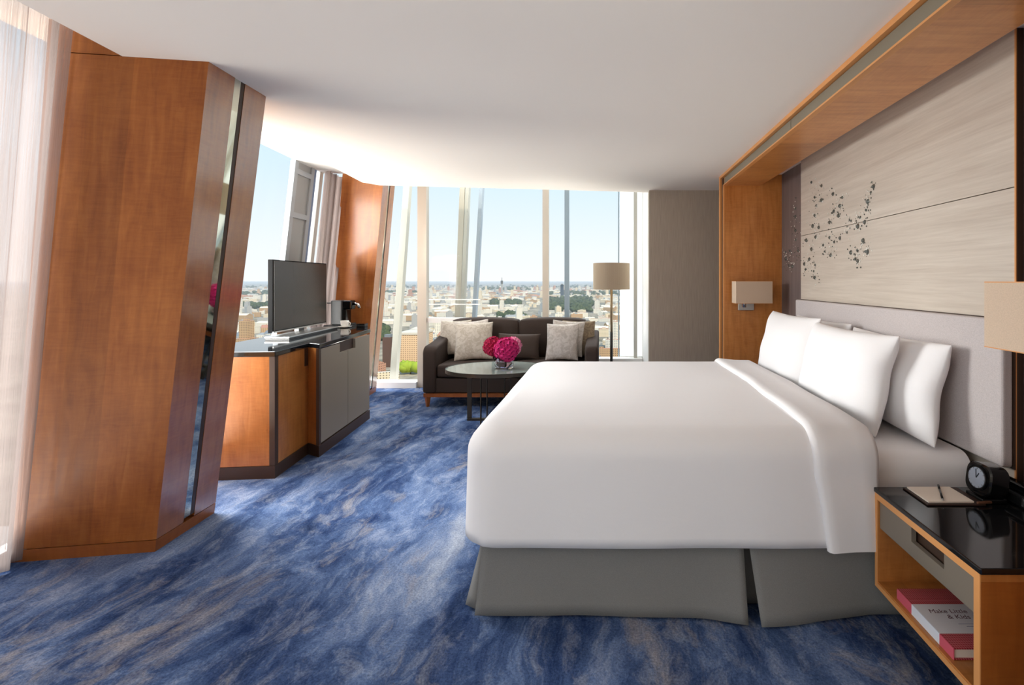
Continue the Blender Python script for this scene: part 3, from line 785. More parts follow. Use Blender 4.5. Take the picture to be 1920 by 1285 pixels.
scatter('pale silvery cushion in front, at the sofa end near the floor lamp', M['cushion_pale'], 0.40, 0.45, 0.13, (PX(1054, 5.70), 5.72, 0.69), (1, -0.12, 0.02), (0.05, 0.30, 1), 4)
scatter('taupe cushion half hidden behind the pale silvery one', M['cushion_taupe'], 0.42, 0.45, 0.12, (PX(1086, 5.9), 5.875, 0.71), (1, 0.25, -0.04), (0.06, 0.26, 1), 5)

scatter('cream cushion showing only its top edge behind the beige marbled one', M['cushion_pale'], 0.42, 0.44, 0.08, (PX(884, 5.80), 5.81, 0.722), (1, 0.02, 0.10), (0, 0.30, 1), 6)
scatter('pale cushion showing only its top corner between the silvery and taupe ones', M['cushion_pale'], 0.40, 0.44, 0.08, (PX(1064, 5.80), 5.80, 0.722), (1, -0.05, -0.06), (0.04, 0.30, 1), 7)

# ------------------------------------------------------------------ coffee table, vase, flowers
TC = (-1.10, 4.93); TA, TB, TZ = 0.50, 0.385, 0.53
ct = thing('coffee_table', 'oval coffee table with a grey glass top in front of the sofa', 'table')
MB().lathe([(0, -0.012), (0.97, -0.012), (0.985, -0.006), (0.985, 0.0), (0, 0.0)], (TC[0], TC[1], TZ), 64, TA, TB).build('glass_top', M['table_glass'], ct)
MB().lathe([(0.93, -0.034), (1.0, -0.034), (1.0, 0.003), (0.988, 0.003), (0.988, -0.0135), (0.93, -0.0135), (0.93, -0.034)], (TC[0], TC[1], TZ), 64, TA, TB).build('rim', M['bronze'], ct)
for sx in (-1, 1):
    MB().bar((TC[0] + sx * 0.27, TC[1], 0.02), (TC[0] + sx * 0.27, TC[1], TZ - 0.034), 0.045, 0.012, up=(0, 1, 0)).build('leg', M['bronze'], ct)
for sy in (-1, 1):
    for k in (-1, 1):
        MB().box(TC[0] + 0.03 * k + 0.06 * sy - 0.004, TC[0] + 0.03 * k + 0.06 * sy + 0.004, TC[1] + sy * 0.26 - 0.015, TC[1] + sy * 0.26 + 0.015, 0.02, TZ - 0.034).build('thin_leg', M['bronze'], ct)
MB().box(TC[0] - 0.29, TC[0] + 0.29, TC[1] - 0.022, TC[1] + 0.022, 0.001, 0.02).build('base_bar', M['bronze'], ct)
MB().bar((TC[0] - 0.066, TC[1] - 0.29, 0.0105), (TC[0] + 0.066, TC[1] + 0.29, 0.0105), 0.085, 0.018).build('base_bar', M['bronze'], ct)
VC = (PX(945, 4.86), 4.86)
va_ = thing('vase', 'round clear glass vase on the coffee table, holding the pink flowers', 'vase')
MB().lathe([(0, 0.001), (0.075, 0.001), (0.09, 0.012), (0.094, 0.07), (0.092, 0.15), (0.087, 0.15), (0.088, 0.07), (0.083, 0.022), (0, 0.02)], (VC[0], VC[1], TZ), 40).build('glass_wall', M['vase_glass'], va_, smooth=True)
MB().lathe([(0, 0.0215), (0.0815, 0.023), (0.086, 0.07), (0.086, 0.085), (0, 0.085)], (VC[0], VC[1], TZ), 40).build('water', M['water_tint'], va_, smooth=True)
def flower(c, r, seed, label, m):
    rng = random.Random(seed); mb = MB()
    N = 130
    for k in range(N):
        zc = 1 - 2 * (k + 0.5) / N
        ph = k * 2.399963; s = math.sqrt(1 - zc * zc)
        n = Vector((s * math.cos(ph), s * math.sin(ph), zc))
        b = Vector(c) + n * r * rng.uniform(0.86, 1.0)
        a = n.cross(Vector((0.2, 0.5, 0.8))).normalized(); bb = n.cross(a)
        ro = rng.uniform(0, 6.28); w = r * 0.21
        for q in range(4):
            an = ro + q * math.pi / 2
            d1 = (a * math.cos(an) + bb * math.sin(an)); d2 = (a * math.cos(an + 0.8) + bb * math.sin(an + 0.8)); d3 = (a * math.cos(an - 0.8) + bb * math.sin(an - 0.8))
            mb.poly([b - n * r * 0.12, b + d3 * w * 0.8 + n * r * 0.03, b + d1 * w * 1.1 + n * r * 0.05, b + d2 * w * 0.8 + n * r * 0.03])
    fo = thing('flower', label, 'flower', 'pink flower heads in the vase')
    mb.build('petals', m, fo)
    core = MB().lathe([(0, -r * 0.84), (r * 0.5, -r * 0.68), (r * 0.84, 0), (r * 0.5, r * 0.68), (0, r * 0.84)], c, 16)
    core.build('flower_head', mat('deep_magenta_core', srgb(120, 16, 60), 0.8), fo, smooth=True)
    MB().tube([(VC[0] + (c[0] - VC[0]) * 0.2, VC[1] + (c[1] - VC[1]) * 0.2, TZ + 0.03), (c[0], c[1], c[2] - r * 0.8)], 0.004, 6).build('stem', mat('green_stem', srgb(86, 120, 60), 0.6), fo)
    return fo
flower((PX(950, 4.83), 4.82, PZ(655, 4.84)), 0.122, 1, 'big magenta flower head at the front of the vase', M['petal'])
flower((PX(924, 4.92), 4.93, PZ(650, 4.92)), 0.098, 2, 'dark crimson flower head leaning from the vase towards the cabinet', M['petal_dark'])
flower((PX(959, 4.99), 5.02, PZ(650, 5.0)), 0.098, 3, 'pale pink flower head behind, leaning towards the floor lamp', M['petal_pale'])

# ------------------------------------------------------------------ floor lamp
fl = thing('floor_lamp', 'slim bronze floor lamp with a drum shade, beside the sofa', 'lamp')
LX, LY = PX(1146.5, 5.95), 5.95
MB().lathe([(0, 0), (0.15, 0), (0.15, 0.012), (0.14, 0.02), (0, 0.02)], (LX, LY, 0), 40).build('base', M['bronze'], fl, smooth=False)
MB().tube([(LX, LY, 0.021), (LX, LY, 0.78)], 0.017, 14).build('lower_pole', M['black_plastic'], fl, smooth=True)
MB().tube([(LX, LY, 0.78), (LX, LY, 1.42)], 0.016, 14).build('pole', mat('antique_brass', srgb(168, 148, 116), 0.35, metal=0.5), fl, smooth=True)
zt, zb = PZ(494, LY), PZ(543, LY)
MB().lathe([(0.222, zb), (0.222, zt), (0.218, zt), (0.218, zb), (0.222, zb)], (LX, LY, 0), 56).build('lamp_shade', M['shade_grey'], fl, smooth=False)
q = MB()
for k in range(3):
    a = 2.1 * k; q.tube([(LX, LY, zt - 0.05), (LX + 0.218 * math.cos(a), LY + 0.218 * math.sin(a), zt - 0.02)], 0.003, 6)
q.build('shade_spider', M['bronze'], fl)
MB().lathe([(0, 1.42), (0.016, 1.425), (0.03, 1.47), (0.022, 1.51), (0, 1.52)], (LX, LY, 0), 16).build('bulb', M['porcelain'], fl, smooth=True)

# ------------------------------------------------------------------ wall sconces
def sconce(label, y0, y1, wall, sgn):
    o = thing('wall_sconce', label, 'wall lamp', 'box-shaded wall sconces')
    x0, x1, z0, z1 = 1.176, 1.505, 1.198, 1.395
    q = MB(); t = 0.004
    q.box(x0, x0 + t, y0, y1, z0, z1).box(x1 - t, x1, y0, y1, z0, z1).box(x0 + t, x1 - t, y0, y0 + t, z0, z1).box(x0 + t, x1 - t, y1 - t, y1, z0, z1)
    q.build('lamp_shade', M['shade_warm'], o)
    q = MB().box(x0, x1, y0, y0 + t, z0 - 0.003, z0).box(x0, x1, y0, y0 + t, z1, z1 + 0.003).box(x0, x0 + t, y0, y1, z0 - 0.003, z0).box(x0, x0 + t, y0, y1, z1, z1 + 0.003)
    q.build('shade_edging', M['wood_edge'], o)
    xm = (x0 + x1) / 2 - 0.02
    MB().box(xm - 0.075, xm + 0.075, min(wall, wall + sgn * 0.012), max(wall, wall + sgn * 0.012), z0 - 0.075, z0 + 0.03).build('back_plate', M['silver'], o, bevel=0.003)
    MB().bar((xm - 0.05, wall + sgn * 0.012, z0 - 0.02), (xm - 0.05, (y0 + y1) / 2, z0 - 0.02), 0.02, 0.03).build('arm', M['silver'], o)
    MB().tube([(xm - 0.05, (y0 + y1) / 2, z0 - 0.04), (xm - 0.05, (y0 + y1) / 2, z0 + 0.05)], 0.018, 14).build('lamp_holder', M['chrome'], o, smooth=True)
    MB().lathe([(0, 0.05), (0.014, 0.052), (0.028, 0.09), (0.02, 0.125), (0, 0.135)], (xm - 0.05, (y0 + y1) / 2, z0), 14).build('bulb', M['porcelain'], o, smooth=True)
    return o
sconce('box-shaded wall sconce on the maple panel beyond the bed', 4.43, 4.58, nf1, -1)
sconce('box-shaded wall sconce above the nightstand', 1.372, 1.525, nf0, 1)

# ------------------------------------------------------------------ bed
BX0, BX1, BY0, BY1 = -0.545, 1.57, 2.085, 3.86
bed = thing('bed', 'king-size bed with a white sheeted mattress and a grey pleated skirt', 'bed')
MB().box(BX0 + 0.08, BX1, BY0 + 0.06, BY1 - 0.04, 0.05, 0.30).build('bed_base', M['dark_edge'], bed)
def rounded_u(x_foot, x_head, y0, y1, r, n_side=24, n_c=9, n_foot=16):
    """Outline of the bed without its head end: near side, foot, far side."""
    pts = []
    for k in range(n_side): pts.append((x_head + (x_foot + r - x_head) * k / n_side, y0))
    for k in range(n_c + 1):
        a = -math.pi / 2 - (math.pi / 2) * k / n_c
        pts.append((x_foot + r + r * math.cos(a), y0 + r + r * math.sin(a)))
    for k in range(1, n_foot): pts.append((x_foot, y0 + r + (y1 - y0 - 2 * r) * k / n_foot))
    for k in range(n_c + 1):
        a = math.pi - (math.pi / 2) * k / n_c
        pts.append((x_foot + r + r * math.cos(a), y1 - r + r * math.sin(a)))
    for k in range(1, n_side + 1): pts.append((x_foot + r + (x_head - x_foot - r) * k / n_side, y1))
    return pts
def draped(x_foot, x_head, y0, y1, ztop, zbot, r_edge, r_corner, wob=0.006, seed=0.0, crown=0.012):
    """Cloth over a bed: loops from the hem up the sides, over a rounded edge and across the top."""
    ym = (y0 + y1) / 2; loops = []
    prof = [(0.0, zbot + (ztop - r_edge - zbot) * k / 9) for k in range(10)]
    for k in range(1, 9):
        a = (math.pi / 2) * k / 8
        prof.append((r_edge * (1 - math.cos(a)), ztop - r_edge + r_edge * math.sin(a)))
    half_w = (y1 - y0) / 2
    for ins, z in prof:
        o = rounded_u(x_foot + ins, x_head, y0 + ins, y1 - ins, max(0.012, r_corner - ins))
        side = max(0.0, 1 - ins / r_edge)
        row = []
        for (x, y) in o:
            low = max(0.0, (ztop - r_edge - z) / (ztop - zbot))
            nz = mnoise.noise(Vector((x * 2.6 + seed, y * 2.6, z * 0.9))) 
            dx, dy = 0.0, 0.0
            if side > 0:
                k = (wob * nz * (0.4 + 1.6 * low) + 0.010 * low) * min(1.0, side * 3)
                if y < y0 + ins + 0.02: dy = -k
                elif y > y1 - ins - 0.02: dy = k
                if x < x_foot + ins + r_corner * 0.7: dx = -k
            zz = z + 0.010 * mnoise.noise(Vector((x * 3 + seed, y * 3, 5))) * side * (1 - side)
            row.append((x + dx, y + dy, zz))
        loops.append(row)
    mb = MB(); mb.grid(loops)
    # the top: strips running from the near edge to the far edge
    last = loops[-1]; n = len(last); rows = []
    for k in range(24 + 10):
        a, b = Vector(last[k]), Vector(last[n - 1 - k]); row = []
        for q in range(17):
            t = q / 16; p = a.lerp(b, t)
            ea = min(1.0, 5 * min(t, 1 - t)); eb = min(1.0, max(0.0, (p.x - x_foot - r_edge) * 3)); edge = ea * ea * (3 - 2 * ea) * eb * eb * (3 - 2 * eb)
            w = 0.006 * mnoise.noise(Vector((p.x * 1.3 + seed, p.y * 7, 2.0))) + 0.005 * mnoise.noise(Vector((p.x * 3 + seed, p.y * 3, 7.0)))
            row.append((p.x, p.y, p.z + edge * (crown * 16 * t * t * (1 - t) * (1 - t) + w * (1 if wob > 0.004 else 0.3))))
        rows.append(row)
    mb.grid(rows[::-1])
    return mb
b_ = draped(BX0 + 0.03, BX1, BY0 + 0.02, BY1 - 0.02, 0.655, 0.30, 0.07, 0.12, 0.002, 3.0, 0.004).build('mattress', M['linen'], bed, smooth=True).modifiers.new('weld', 'WELD'); b_.merge_threshold = 0.0004

def skirt_panel(pts_top, pts_bot, n=22, wave=0.010, seed=0.0, zt=0.36, zb=0.012):
    rows = []
    for k in range(9):
        f = k / 8; row = []
        for j in range(n + 1):
            s = j / n
            def lerp(pts, s):
                L = [0.0]
                for a, b in zip(pts[:-1], pts[1:]): L.append(L[-1] + math.hypot(b[0] - a[0], b[1] - a[1]))
                t = s * L[-1]
                for q in range(len(pts) - 1):
                    if t <= L[q + 1] + 1e-9:
                        g = (t - L[q]) / max(1e-9, L[q + 1] - L[q]); return Vector(pts[q]).lerp(Vector(pts[q + 1]), g)
                return Vector(pts[-1])
            p = lerp(pts_top, s).lerp(lerp(pts_bot, s), f)
            w = wave * f * mnoise.noise(Vector((s * 4 + seed, f, seed)))
            row.append((p.x, p.y - w, zt + (zb - zt) * f))
        rows.append(row)
    mb = MB(); mb.grid(rows[::-1])
    return mb
yk = BY0 + 0.005
skirt_panel([(-0.515, yk), (0.58, yk)], [(-0.545, 2.035), (0.15, 2.03), (0.42, 2.015), (0.575, 1.975)], 40, 0.012, 1.0).build('skirt_panel', M['skirt'], bed, smooth=True, solid=0.004)
skirt_panel([(0.597, yk), (1.50, yk)], [(0.625, 1.965), (0.80, 1.985), (1.10, 2.04), (1.50, 2.045)], 30, 0.012, 4.0).build('skirt_panel', M['skirt'], bed, smooth=True, solid=0.004)
skirt_panel([(0.40, yk + 0.03), (0.80, yk + 0.03)], [(0.40, yk + 0.02), (0.80, yk + 0.02)], 8, 0.0, 2.0).build('pleat_lining', M['skirt'], bed, smooth=True, solid=0.004)
fx_ = -0.515
foot = [(fx_, BY0 + 0.02), (fx_ - 0.012, BY0 + 0.05), (fx_ + 0.004, BY0 + 0.08), (fx_ - 0.012, BY0 + 0.13), (fx_, BY0 + 0.3), (fx_, BY1 - 0.05)]
foot_b = [(fx_ - 0.03, BY0 - 0.01), (fx_ - 0.085, BY0 + 0.02), (fx_ - 0.03, BY0 + 0.06), (fx_ - 0.095, BY0 + 0.12), (fx_ - 0.05, BY0 + 0.3), (fx_ - 0.05, BY1 - 0.05)]
skirt_panel(foot, foot_b, 60, 0.0, 6.0).build('skirt_panel', M['skirt'], bed, smooth=True, solid=0.004)

duv = thing('duvet', 'smooth white duvet hanging over the sides of the bed, turned back at the pillows', 'duvet')
DX0, DX1, DY0, DY1, DZ = -0.592, 1.118, 2.040, 3.895, 0.758
du_ = draped(DX0, DX1, DY0, DY1, DZ, 0.302, 0.105, 0.15, 0.010, 0.0).build('cover', M['linen'], duv, smooth=True)
b_ = du_.modifiers.new('weld', 'WELD'); b_.merge_threshold = 0.0004
b_ = du_.modifiers.new('solidify', 'SOLIDIFY'); b_.thickness = 0.018; b_.offset = -1
# the turned-back band at the head end: a soft roll at its free edge
FX0, FX1 = 0.852, 1.126
prof_y = []
re_, th_ = 0.105, 0.020
for k in range(12): prof_y.append((DY0, 0.294 + (DZ - re_ - 0.294) * k / 12, -1, 0))
for k in range(9):
    a = (math.pi / 2) * k / 8; prof_y.append((DY0 + re_ * (1 - math.cos(a)), DZ - re_ + re_ * math.sin(a), -math.cos(a), math.sin(a)))
for k in range(1, 20): prof_y.append((DY0 + re_ + (DY1 - DY0 - 2 * re_) * k / 20, DZ + 0.010 * math.sin(math.pi * k / 20), 0, 1))
for k in range(9):
    a = (math.pi / 2) * (8 - k) / 8; prof_y.append((DY1 - re_ * (1 - math.cos(a)), DZ - re_ + re_ * math.sin(a), math.cos(a), math.sin(a)))
for k in range(1, 13): prof_y.append((DY1, DZ - re_ - (DZ - re_ - 0.294) * k / 12, 1, 0))
rows = []
for i, (y, z, ny, nz) in enumerate(prof_y):
    row = []
    wv = 0.016 * mnoise.noise(Vector((y * 2.2, z * 2.2, 3.0)))
    low = max(0.0, (0.60 - z) / 0.3)
    slant = 0.05 * low
    lift = 0.004 + 0.012 * low + 0.006 * mnoise.noise(Vector((y * 3, z * 3, 9)))
    sect = [(FX0 + 0.03, 0.0), (FX0 + 0.008, 0.004), (FX0, 0.016), (FX0 + 0.006, 0.030), (FX0 + 0.024, 0.038), (FX0 + 0.06, 0.034), (FX0 + 0.14, 0.026), (FX1 - 0.08, 0.024), (FX1 - 0.02, 0.024), (FX1, 0.014), (FX1 - 0.004, 0.0)]
    for x, h in sect:
        f = 1 - (x - FX0) / (FX1 - FX0)
        row.append((x + (wv + slant) * f, y + ny * (h + lift), z + nz * (h + lift)))
    rows.append(row)
MB().grid([r[::-1] for r in rows]).build('folded_band', M['linen'], duv, smooth=True)

def bed_pillow(label, w, h, t, c, right, up, seed, pinch=0.06):
    o = pillow_mesh(w, h, t, pinch=pinch, n=22, seed=seed, wr=0.018).build('pillow', M['linen'], None, smooth=True)
    weld(o); place(o, c, right, up)
    return tag(o, label, 'pillow', 'white pillows on the bed')
bed_pillow('white pillow propped against the headboard on the nightstand side, behind another', 0.88, 0.47, 0.17, (1.472, 2.565, 0.895), (0, -1, 0), (0.17, 0, 1), 12)
bed_pillow('white pillow propped against the headboard on the far side, behind another', 0.88, 0.48, 0.17, (1.472, 3.44, 0.905), (0, -1, 0), (0.17, 0, 1), 15)
bed_pillow('white pillow leaning in front on the far side of the bed', 0.82, 0.50, 0.19, (1.272, 3.46, 0.93), (0.04, -1, 0), (0.25, 0, 1), 21)
bed_pillow('plump white pillow leaning in front, on the nightstand side of the bed', 0.84, 0.50, 0.20, (1.293, 2.70, 0.905), (0.06, -1, 0), (0.25, 0, 1), 33)

# ------------------------------------------------------------------ nightstand
ns = thing('nightstand', 'maple nightstand with a black stone top and an open shelf, beside the bed', 'nightstand')
NX0, NX1, NY0, NY1, NZ0, NZ1 = 1.105, 1.62, 1.445, 2.008, 0.155, 0.536
T = 0.024
MB().box(NX0, NX1, NY0, NY0 + T, NZ0 + T, NZ1 - T).build('side_panel', M['wood_deep'], ns, bevel=0.001)  # near side: shade put into the colour by the darker maple
MB().box(NX0, NX1, NY1 - T * 0.7, NY1, NZ0 + T, NZ1 - T).build('side_panel', M['wood'], ns, bevel=0.001)
MB().box(NX0, NX1, NY0, NY1, NZ0, NZ0 + T).build('shelf', M['wood'], ns, bevel=0.001)
MB().box(NX0, NX1, NY0, NY1, NZ1 - T, NZ1).build('top_board', M['wood'], ns, bevel=0.001)
MB().box(NX1 - 0.015, NX1 - 0.001, NY0 + T, NY1 - T, NZ0 + T, NZ1 - T).build('back_panel', M['wood_deep'], ns)
q = MB()                                                     # light solid edging round the open front
q.box(NX0 - 0.004, NX0 - 0.0005, NY0, NY0 + T, NZ0, NZ1).box(NX0 - 0.004, NX0 - 0.0005, NY1 - 0.016, NY1, NZ0, NZ1)
q.box(NX0 - 0.004, NX0 - 0.0005, NY0 + T, NY1 - 0.016, NZ1 - T, NZ1).box(NX0 - 0.004, NX0 - 0.0005, NY0 + T, NY1 - 0.016, NZ0, NZ0 + T * 0.8)
q.build('front_edging', M['wood_edge'], ns)
dz0, dz1 = 0.398, NZ1 - T - 0.002
dr = MB()
ya, yb = NY0 + T + 0.002, NY1 - 0.019
dr.box(NX0 + 0.006, NX0 + 0.024, ya, 1.612, dz0, dz1).box(NX0 + 0.006, NX0 + 0.024, 1.785, yb, dz0, dz1).box(NX0 + 0.006, NX0 + 0.024, 1.612, 1.785, dz0, dz1 - 0.058)
drw = dr.build('drawer', M['taupe_lacquer'], ns)
MB().box(NX0 + 0.030, NX0 + 0.034, 1.612, 1.785, dz1 - 0.058, dz1).build('finger_pull', M['dark_edge'], drw)
MB().box(NX0 + 0.034, NX1 - 0.03, ya, yb, dz0, dz1 - 0.004).build('drawer_box', M['dark_edge'], drw)
MB().box(NX0 - 0.008, NX1 + 0.03, NY0 - 0.008, NY1 + 0.004, NZ1 + 0.001, 0.556).build('stone_top', M['black_stone'], ns, bevel=0.004)
MB().box(1.50, NX1, NY0 + 0.06, NY1 - 0.06, 0.0, NZ0 - 0.001).build('plinth', M['dark_edge'], ns)

# book on the shelf
bk = thing('book', 'thick red gingham book with a white title band, lying on the nightstand shelf', 'book')
bx0, bx1, by0, by1, bz = 1.118, 1.345, 1.578, 1.885, NZ0 + T + 0.001
M['gingham'] = mat('red_gingham_cover', srgb(150, 40, 48), 0.4); t_ = NT(M['gingham'])
ck = t_.new('ShaderNodeTexBrick'); ck.offset = 0
for nm, v in (('Color1', srgb(158, 40, 50)), ('Color2', srgb(142, 34, 44)), ('Mortar', srgb(206, 120, 124))): ck.inputs[nm].default_value = v
ck.inputs['Scale'].default_value = 1.0; ck.inputs['Mortar Size'].default_value = 0.0009; ck.inputs['Brick Width'].default_value = 0.008; ck.inputs['Row Height'].default_value = 0.008
t_.link(coords(t_, 'Object', (1, 1, 1)), ck.inputs['Vector']); t_.link(ck.outputs[0], bsdf(M['gingham']).inputs['Base Color'])
M['spine_red'] = mat('pink_red_spine', srgb(206, 92, 108), 0.45)
M['cover_white'] = mat('white_cover_band', srgb(214, 208, 210), 0.4)
wy0, wy1 = 1.645, 1.795; bt = bz + 0.037
def cover_piece(y0, y1, m, ms, nm):
    mb = MB()
    mb.box(bx0 + 0.003, bx1, y0, y1, bt - 0.003, bt).box(bx0 + 0.003, bx1, y0, y1, bz, bz + 0.003)
    o = mb.build(nm, m, bk)
    MB().box(bx0, bx0 + 0.003, y0, y1, bz, bt).build('spine', ms, bk)
cover_piece(by0, wy0, M['gingham'], M['spine_red'], 'cover')
cover_piece(wy0, wy1, M['cover_white'], mat('white_spine_band', srgb(226, 230, 238), 0.4), 'title_band')
cover_piece(wy1, by1, M['gingham'], M['spine_red'], 'cover')
MB().box(bx0 + 0.004, bx1 - 0.006, by0 + 0.006, by1 - 0.006, bz + 0.0035, bt - 0.0035).build('pages', M['paper'], bk)
MB().bar((bx0 + 0.10, by0 + 0.006, bz + 0.022), (bx0 + 0.17, by0 - 0.045, bz + 0.002), 0.006, 0.001).build('ribbon_bookmark', M['red_ribbon'], bk)
def lettering(txt, size, loc, parent, m, nm='lettering', shear=0.0):
    cu = bpy.data.curves.new(nm, 'FONT'); cu.body = txt; cu.size = size; cu.align_x = 'CENTER'; cu.align_y = 'CENTER'; cu.extrude = 0.0002; cu.shear = shear
    tmp = bpy.data.objects.new(nm, cu); COL.objects.link(tmp)
    bpy.context.view_layer.update()
    me = bpy.data.meshes.new_from_object(tmp.evaluated_get(bpy.context.evaluated_depsgraph_get()))
    COL.objects.unlink(tmp); bpy.data.objects.remove(tmp)
    o = bpy.data.objects.new(nm, me); COL.objects.link(o); me.materials.clear(); me.materials.append(m)
    o.location = loc; o.parent = parent
    return o
lettering('Make Little', 0.030, (1.222, 1.755, bt + 0.0004), bk, M['ink'], shear=0.2)
lettering('& Kids', 0.030, (1.240, 1.726, bt + 0.0004), bk, M['ink'], shear=0.2)
MB().box(1.215, 1.325, 1.690, 1.692, bt, bt + 0.0004).box(1.235, 1.325, 1.678, 1.680, bt, bt + 0.0004).build('small_print', mat('grey_ink', srgb(130, 126, 150), 0.8), bk)

# notepad, pen, clock on the stone top
ZT = 0.5565
tag(MB().box(1.205, 1.425, 1.838, 1.992, ZT, ZT + 0.006).build('pad_holder', M['leather'], None, bevel=0.002), 'flat dark leather pad holder under the notepad on the nightstand', 'pad holder')
tag(MB().box(1.216, 1.388, 1.850, 1.982, ZT + 0.0065, ZT + 0.012).build('notepad', M['paper'], None), 'cream notepad on the leather holder on the nightstand', 'notepad')
tag(MB().bar((1.395, 1.842, ZT + 0.010), (1.452, 1.848, ZT + 0.010), 0.010, 0.008).build('leather_tab', M['tan_leather'], None, bevel=0.002), 'short tan leather strip at the corner of the pad holder by the clock', 'leather strip')
pen = thing('pen', 'slim black pen lying across the cream notepad', 'pen')
pa, pb = Vector((1.275, 1.858, ZT + 0.0165)), Vector((1.345, 1.985, ZT + 0.0165))
MB().tube([pa, pa.lerp(pb, 0.72)], 0.004, 10).build('barrel', M['black_gloss'], pen, smooth=True)
MB().tube([pa.lerp(pb, 0.72), pb], 0.0042, 10).build('pen_cap', M['black_plastic'], pen, smooth=True)
MB().tube([pa - (pb - pa).normalized() * 0.008, pa], [0.001, 0.004], 10).build('tip', M['silver'], pen, smooth=True)
clk = thing('alarm_clock', 'black alarm clock with a round silver dial on the nightstand', 'clock')
cc = Vector((1.452, 1.895, ZT + 0.078)); face_n = Vector((-0.99, -0.06, 0.14)).normalized()
rt = Vector((0, 0, 1)).cross(face_n).normalized(); upv = face_n.cross(rt)
def ring(mb, c, r, dep0, dep1, n=32, sq=0.0):
    rows = []
    for off, rr in ((dep0, r * 0.92), (dep0 + 0.006, r), (dep1 - 0.006, r), (dep1, r * 0.92)):
        row = []
        for k in range(n):
            a = 2 * math.pi * k / n; ca, sa = math.cos(a), math.sin(a)
            g = rr / (abs(ca) ** 3.4 + abs(sa) ** 3.4) ** (1 / 3.4) if sq else rr
            row.append(c + rt * ca * g + upv * sa * g + face_n * off)
        rows.append(row)
    mb.grid(rows, True); i = len(mb.v)
    mb.face([i - 4 * n + k for k in range(n)][::-1]); mb.face([i - n + k for k in range(n)])
    return mb
ring(MB(), cc, 0.060, -0.062, 0.018, 40, 1).build('case', M['black_gloss'], clk, smooth=False)
ring(MB(), cc + upv * 0.004, 0.046, 0.0175, 0.0225, 40).build('bezel', M['black_plastic'], clk, smooth=False)
ring(MB(), cc + upv * 0.004, 0.041, 0.010, 0.0238, 40).build('dial', M['dial'], clk, smooth=False)
q = MB(); c0 = cc + upv * 0.004 + face_n * 0.0248
for ang, ln, w in ((math.radians(62), 0.022, 0.0032), (math.radians(100), 0.032, 0.0024)):
    q.bar(c0, c0 + (rt * math.cos(ang) + upv * math.sin(ang)) * ln, w, 0.0012, up=tuple(face_n))
q.build('hand', M['black_plastic'], clk)
q = MB()
for k in range(12):
    a = math.pi * k / 6; dv = rt * math.cos(a) + upv * math.sin(a)
    q.bar(c0 + dv * 0.033, c0 + dv * 0.038, 0.002, 0.0008, up=tuple(face_n))
q.build('hour_marks', M['grey_plastic'], clk)
MB().box(1.425, 1.52, 1.855, 1.945, ZT, ZT + 0.016).build('foot', M['black_plastic'], clk, bevel=0.004)
ph = thing('telephone', 'low black telephone partly hidden behind the alarm clock', 'telephone')
MB().box(1.535, 1.618, 1.80, 1.96, ZT, ZT + 0.045).build('body', M['black_plastic'], ph, bevel=0.012, seg=3)
MB().bar((1.575, 1.79, ZT + 0.0615), (1.575, 1.975, ZT + 0.0615), 0.04, 0.03).build('handset', M['black_gloss'], ph, bevel=0.010, seg=3)

# ------------------------------------------------------------------ the city far below
GZ = CAM_H - 150.0
cg = mat('city_ground', srgb(150, 146, 132), 1.0, spec=0.0); t_ = NT(cg)
gn = noise(t_, coords(t_, 'Object', (1, 1, 1)), 0.016, 8, 0.7, 0.0)
t_.link(ramp(t_, gn.outputs[0], [(0.35, srgb(84, 88, 72)), (0.48, srgb(140, 130, 114)), (0.62, srgb(178, 164, 142)), (0.72, srgb(104, 102, 86))]), bsdf(cg).inputs['Base Color'])
structure('ground', MB().poly([(-40000, 300, GZ), (40000, 300, GZ), (40000, 60000, GZ), (-40000, 60000, GZ)]), cg)
def facade(name, a, b, roof):
    m = mat(name, a, 0.9, spec=0.1); t = NT(m)
    br = t.new('ShaderNodeTexBrick'); br.offset = 0.0
    br.inputs['Color1'].default_value = b; br.inputs['Color2'].default_value = tuple(c * 0.8 for c in b[:3]) + (1,); br.inputs['Mortar'].default_value = a
    br.inputs['Scale'].default_value = 1.0; br.inputs['Mortar Size'].default_value = 1.1; br.inputs['Brick Width'].default_value = 4.0; br.inputs['Row Height'].default_value = 3.6
    t.link(coords(t, 'UV'), br.inputs['Vector']); t.link(br.outputs[0], bsdf(m).inputs['Base Color'])
    return m
FA = [facade('cream_facade', srgb(222, 204, 174), srgb(132, 120, 104), 0), facade('white_facade', srgb(228, 218, 200), srgb(140, 138, 130), 0),
      facade('tan_brick_facade', srgb(190, 156, 118), srgb(108, 90, 74), 0), facade('grey_facade', srgb(176, 172, 166), srgb(110, 116, 120), 0),
      facade('rose_brick_facade', srgb(192, 144, 120), srgb(112, 84, 74), 0)]
RF = [mat('pale_roof', srgb(212, 200, 180), 0.9), mat('grey_roof', srgb(150, 148, 144), 0.9), mat('tile_roof', srgb(176, 124, 100), 0.9), mat('lead_roof', srgb(120, 124, 126), 0.9)]
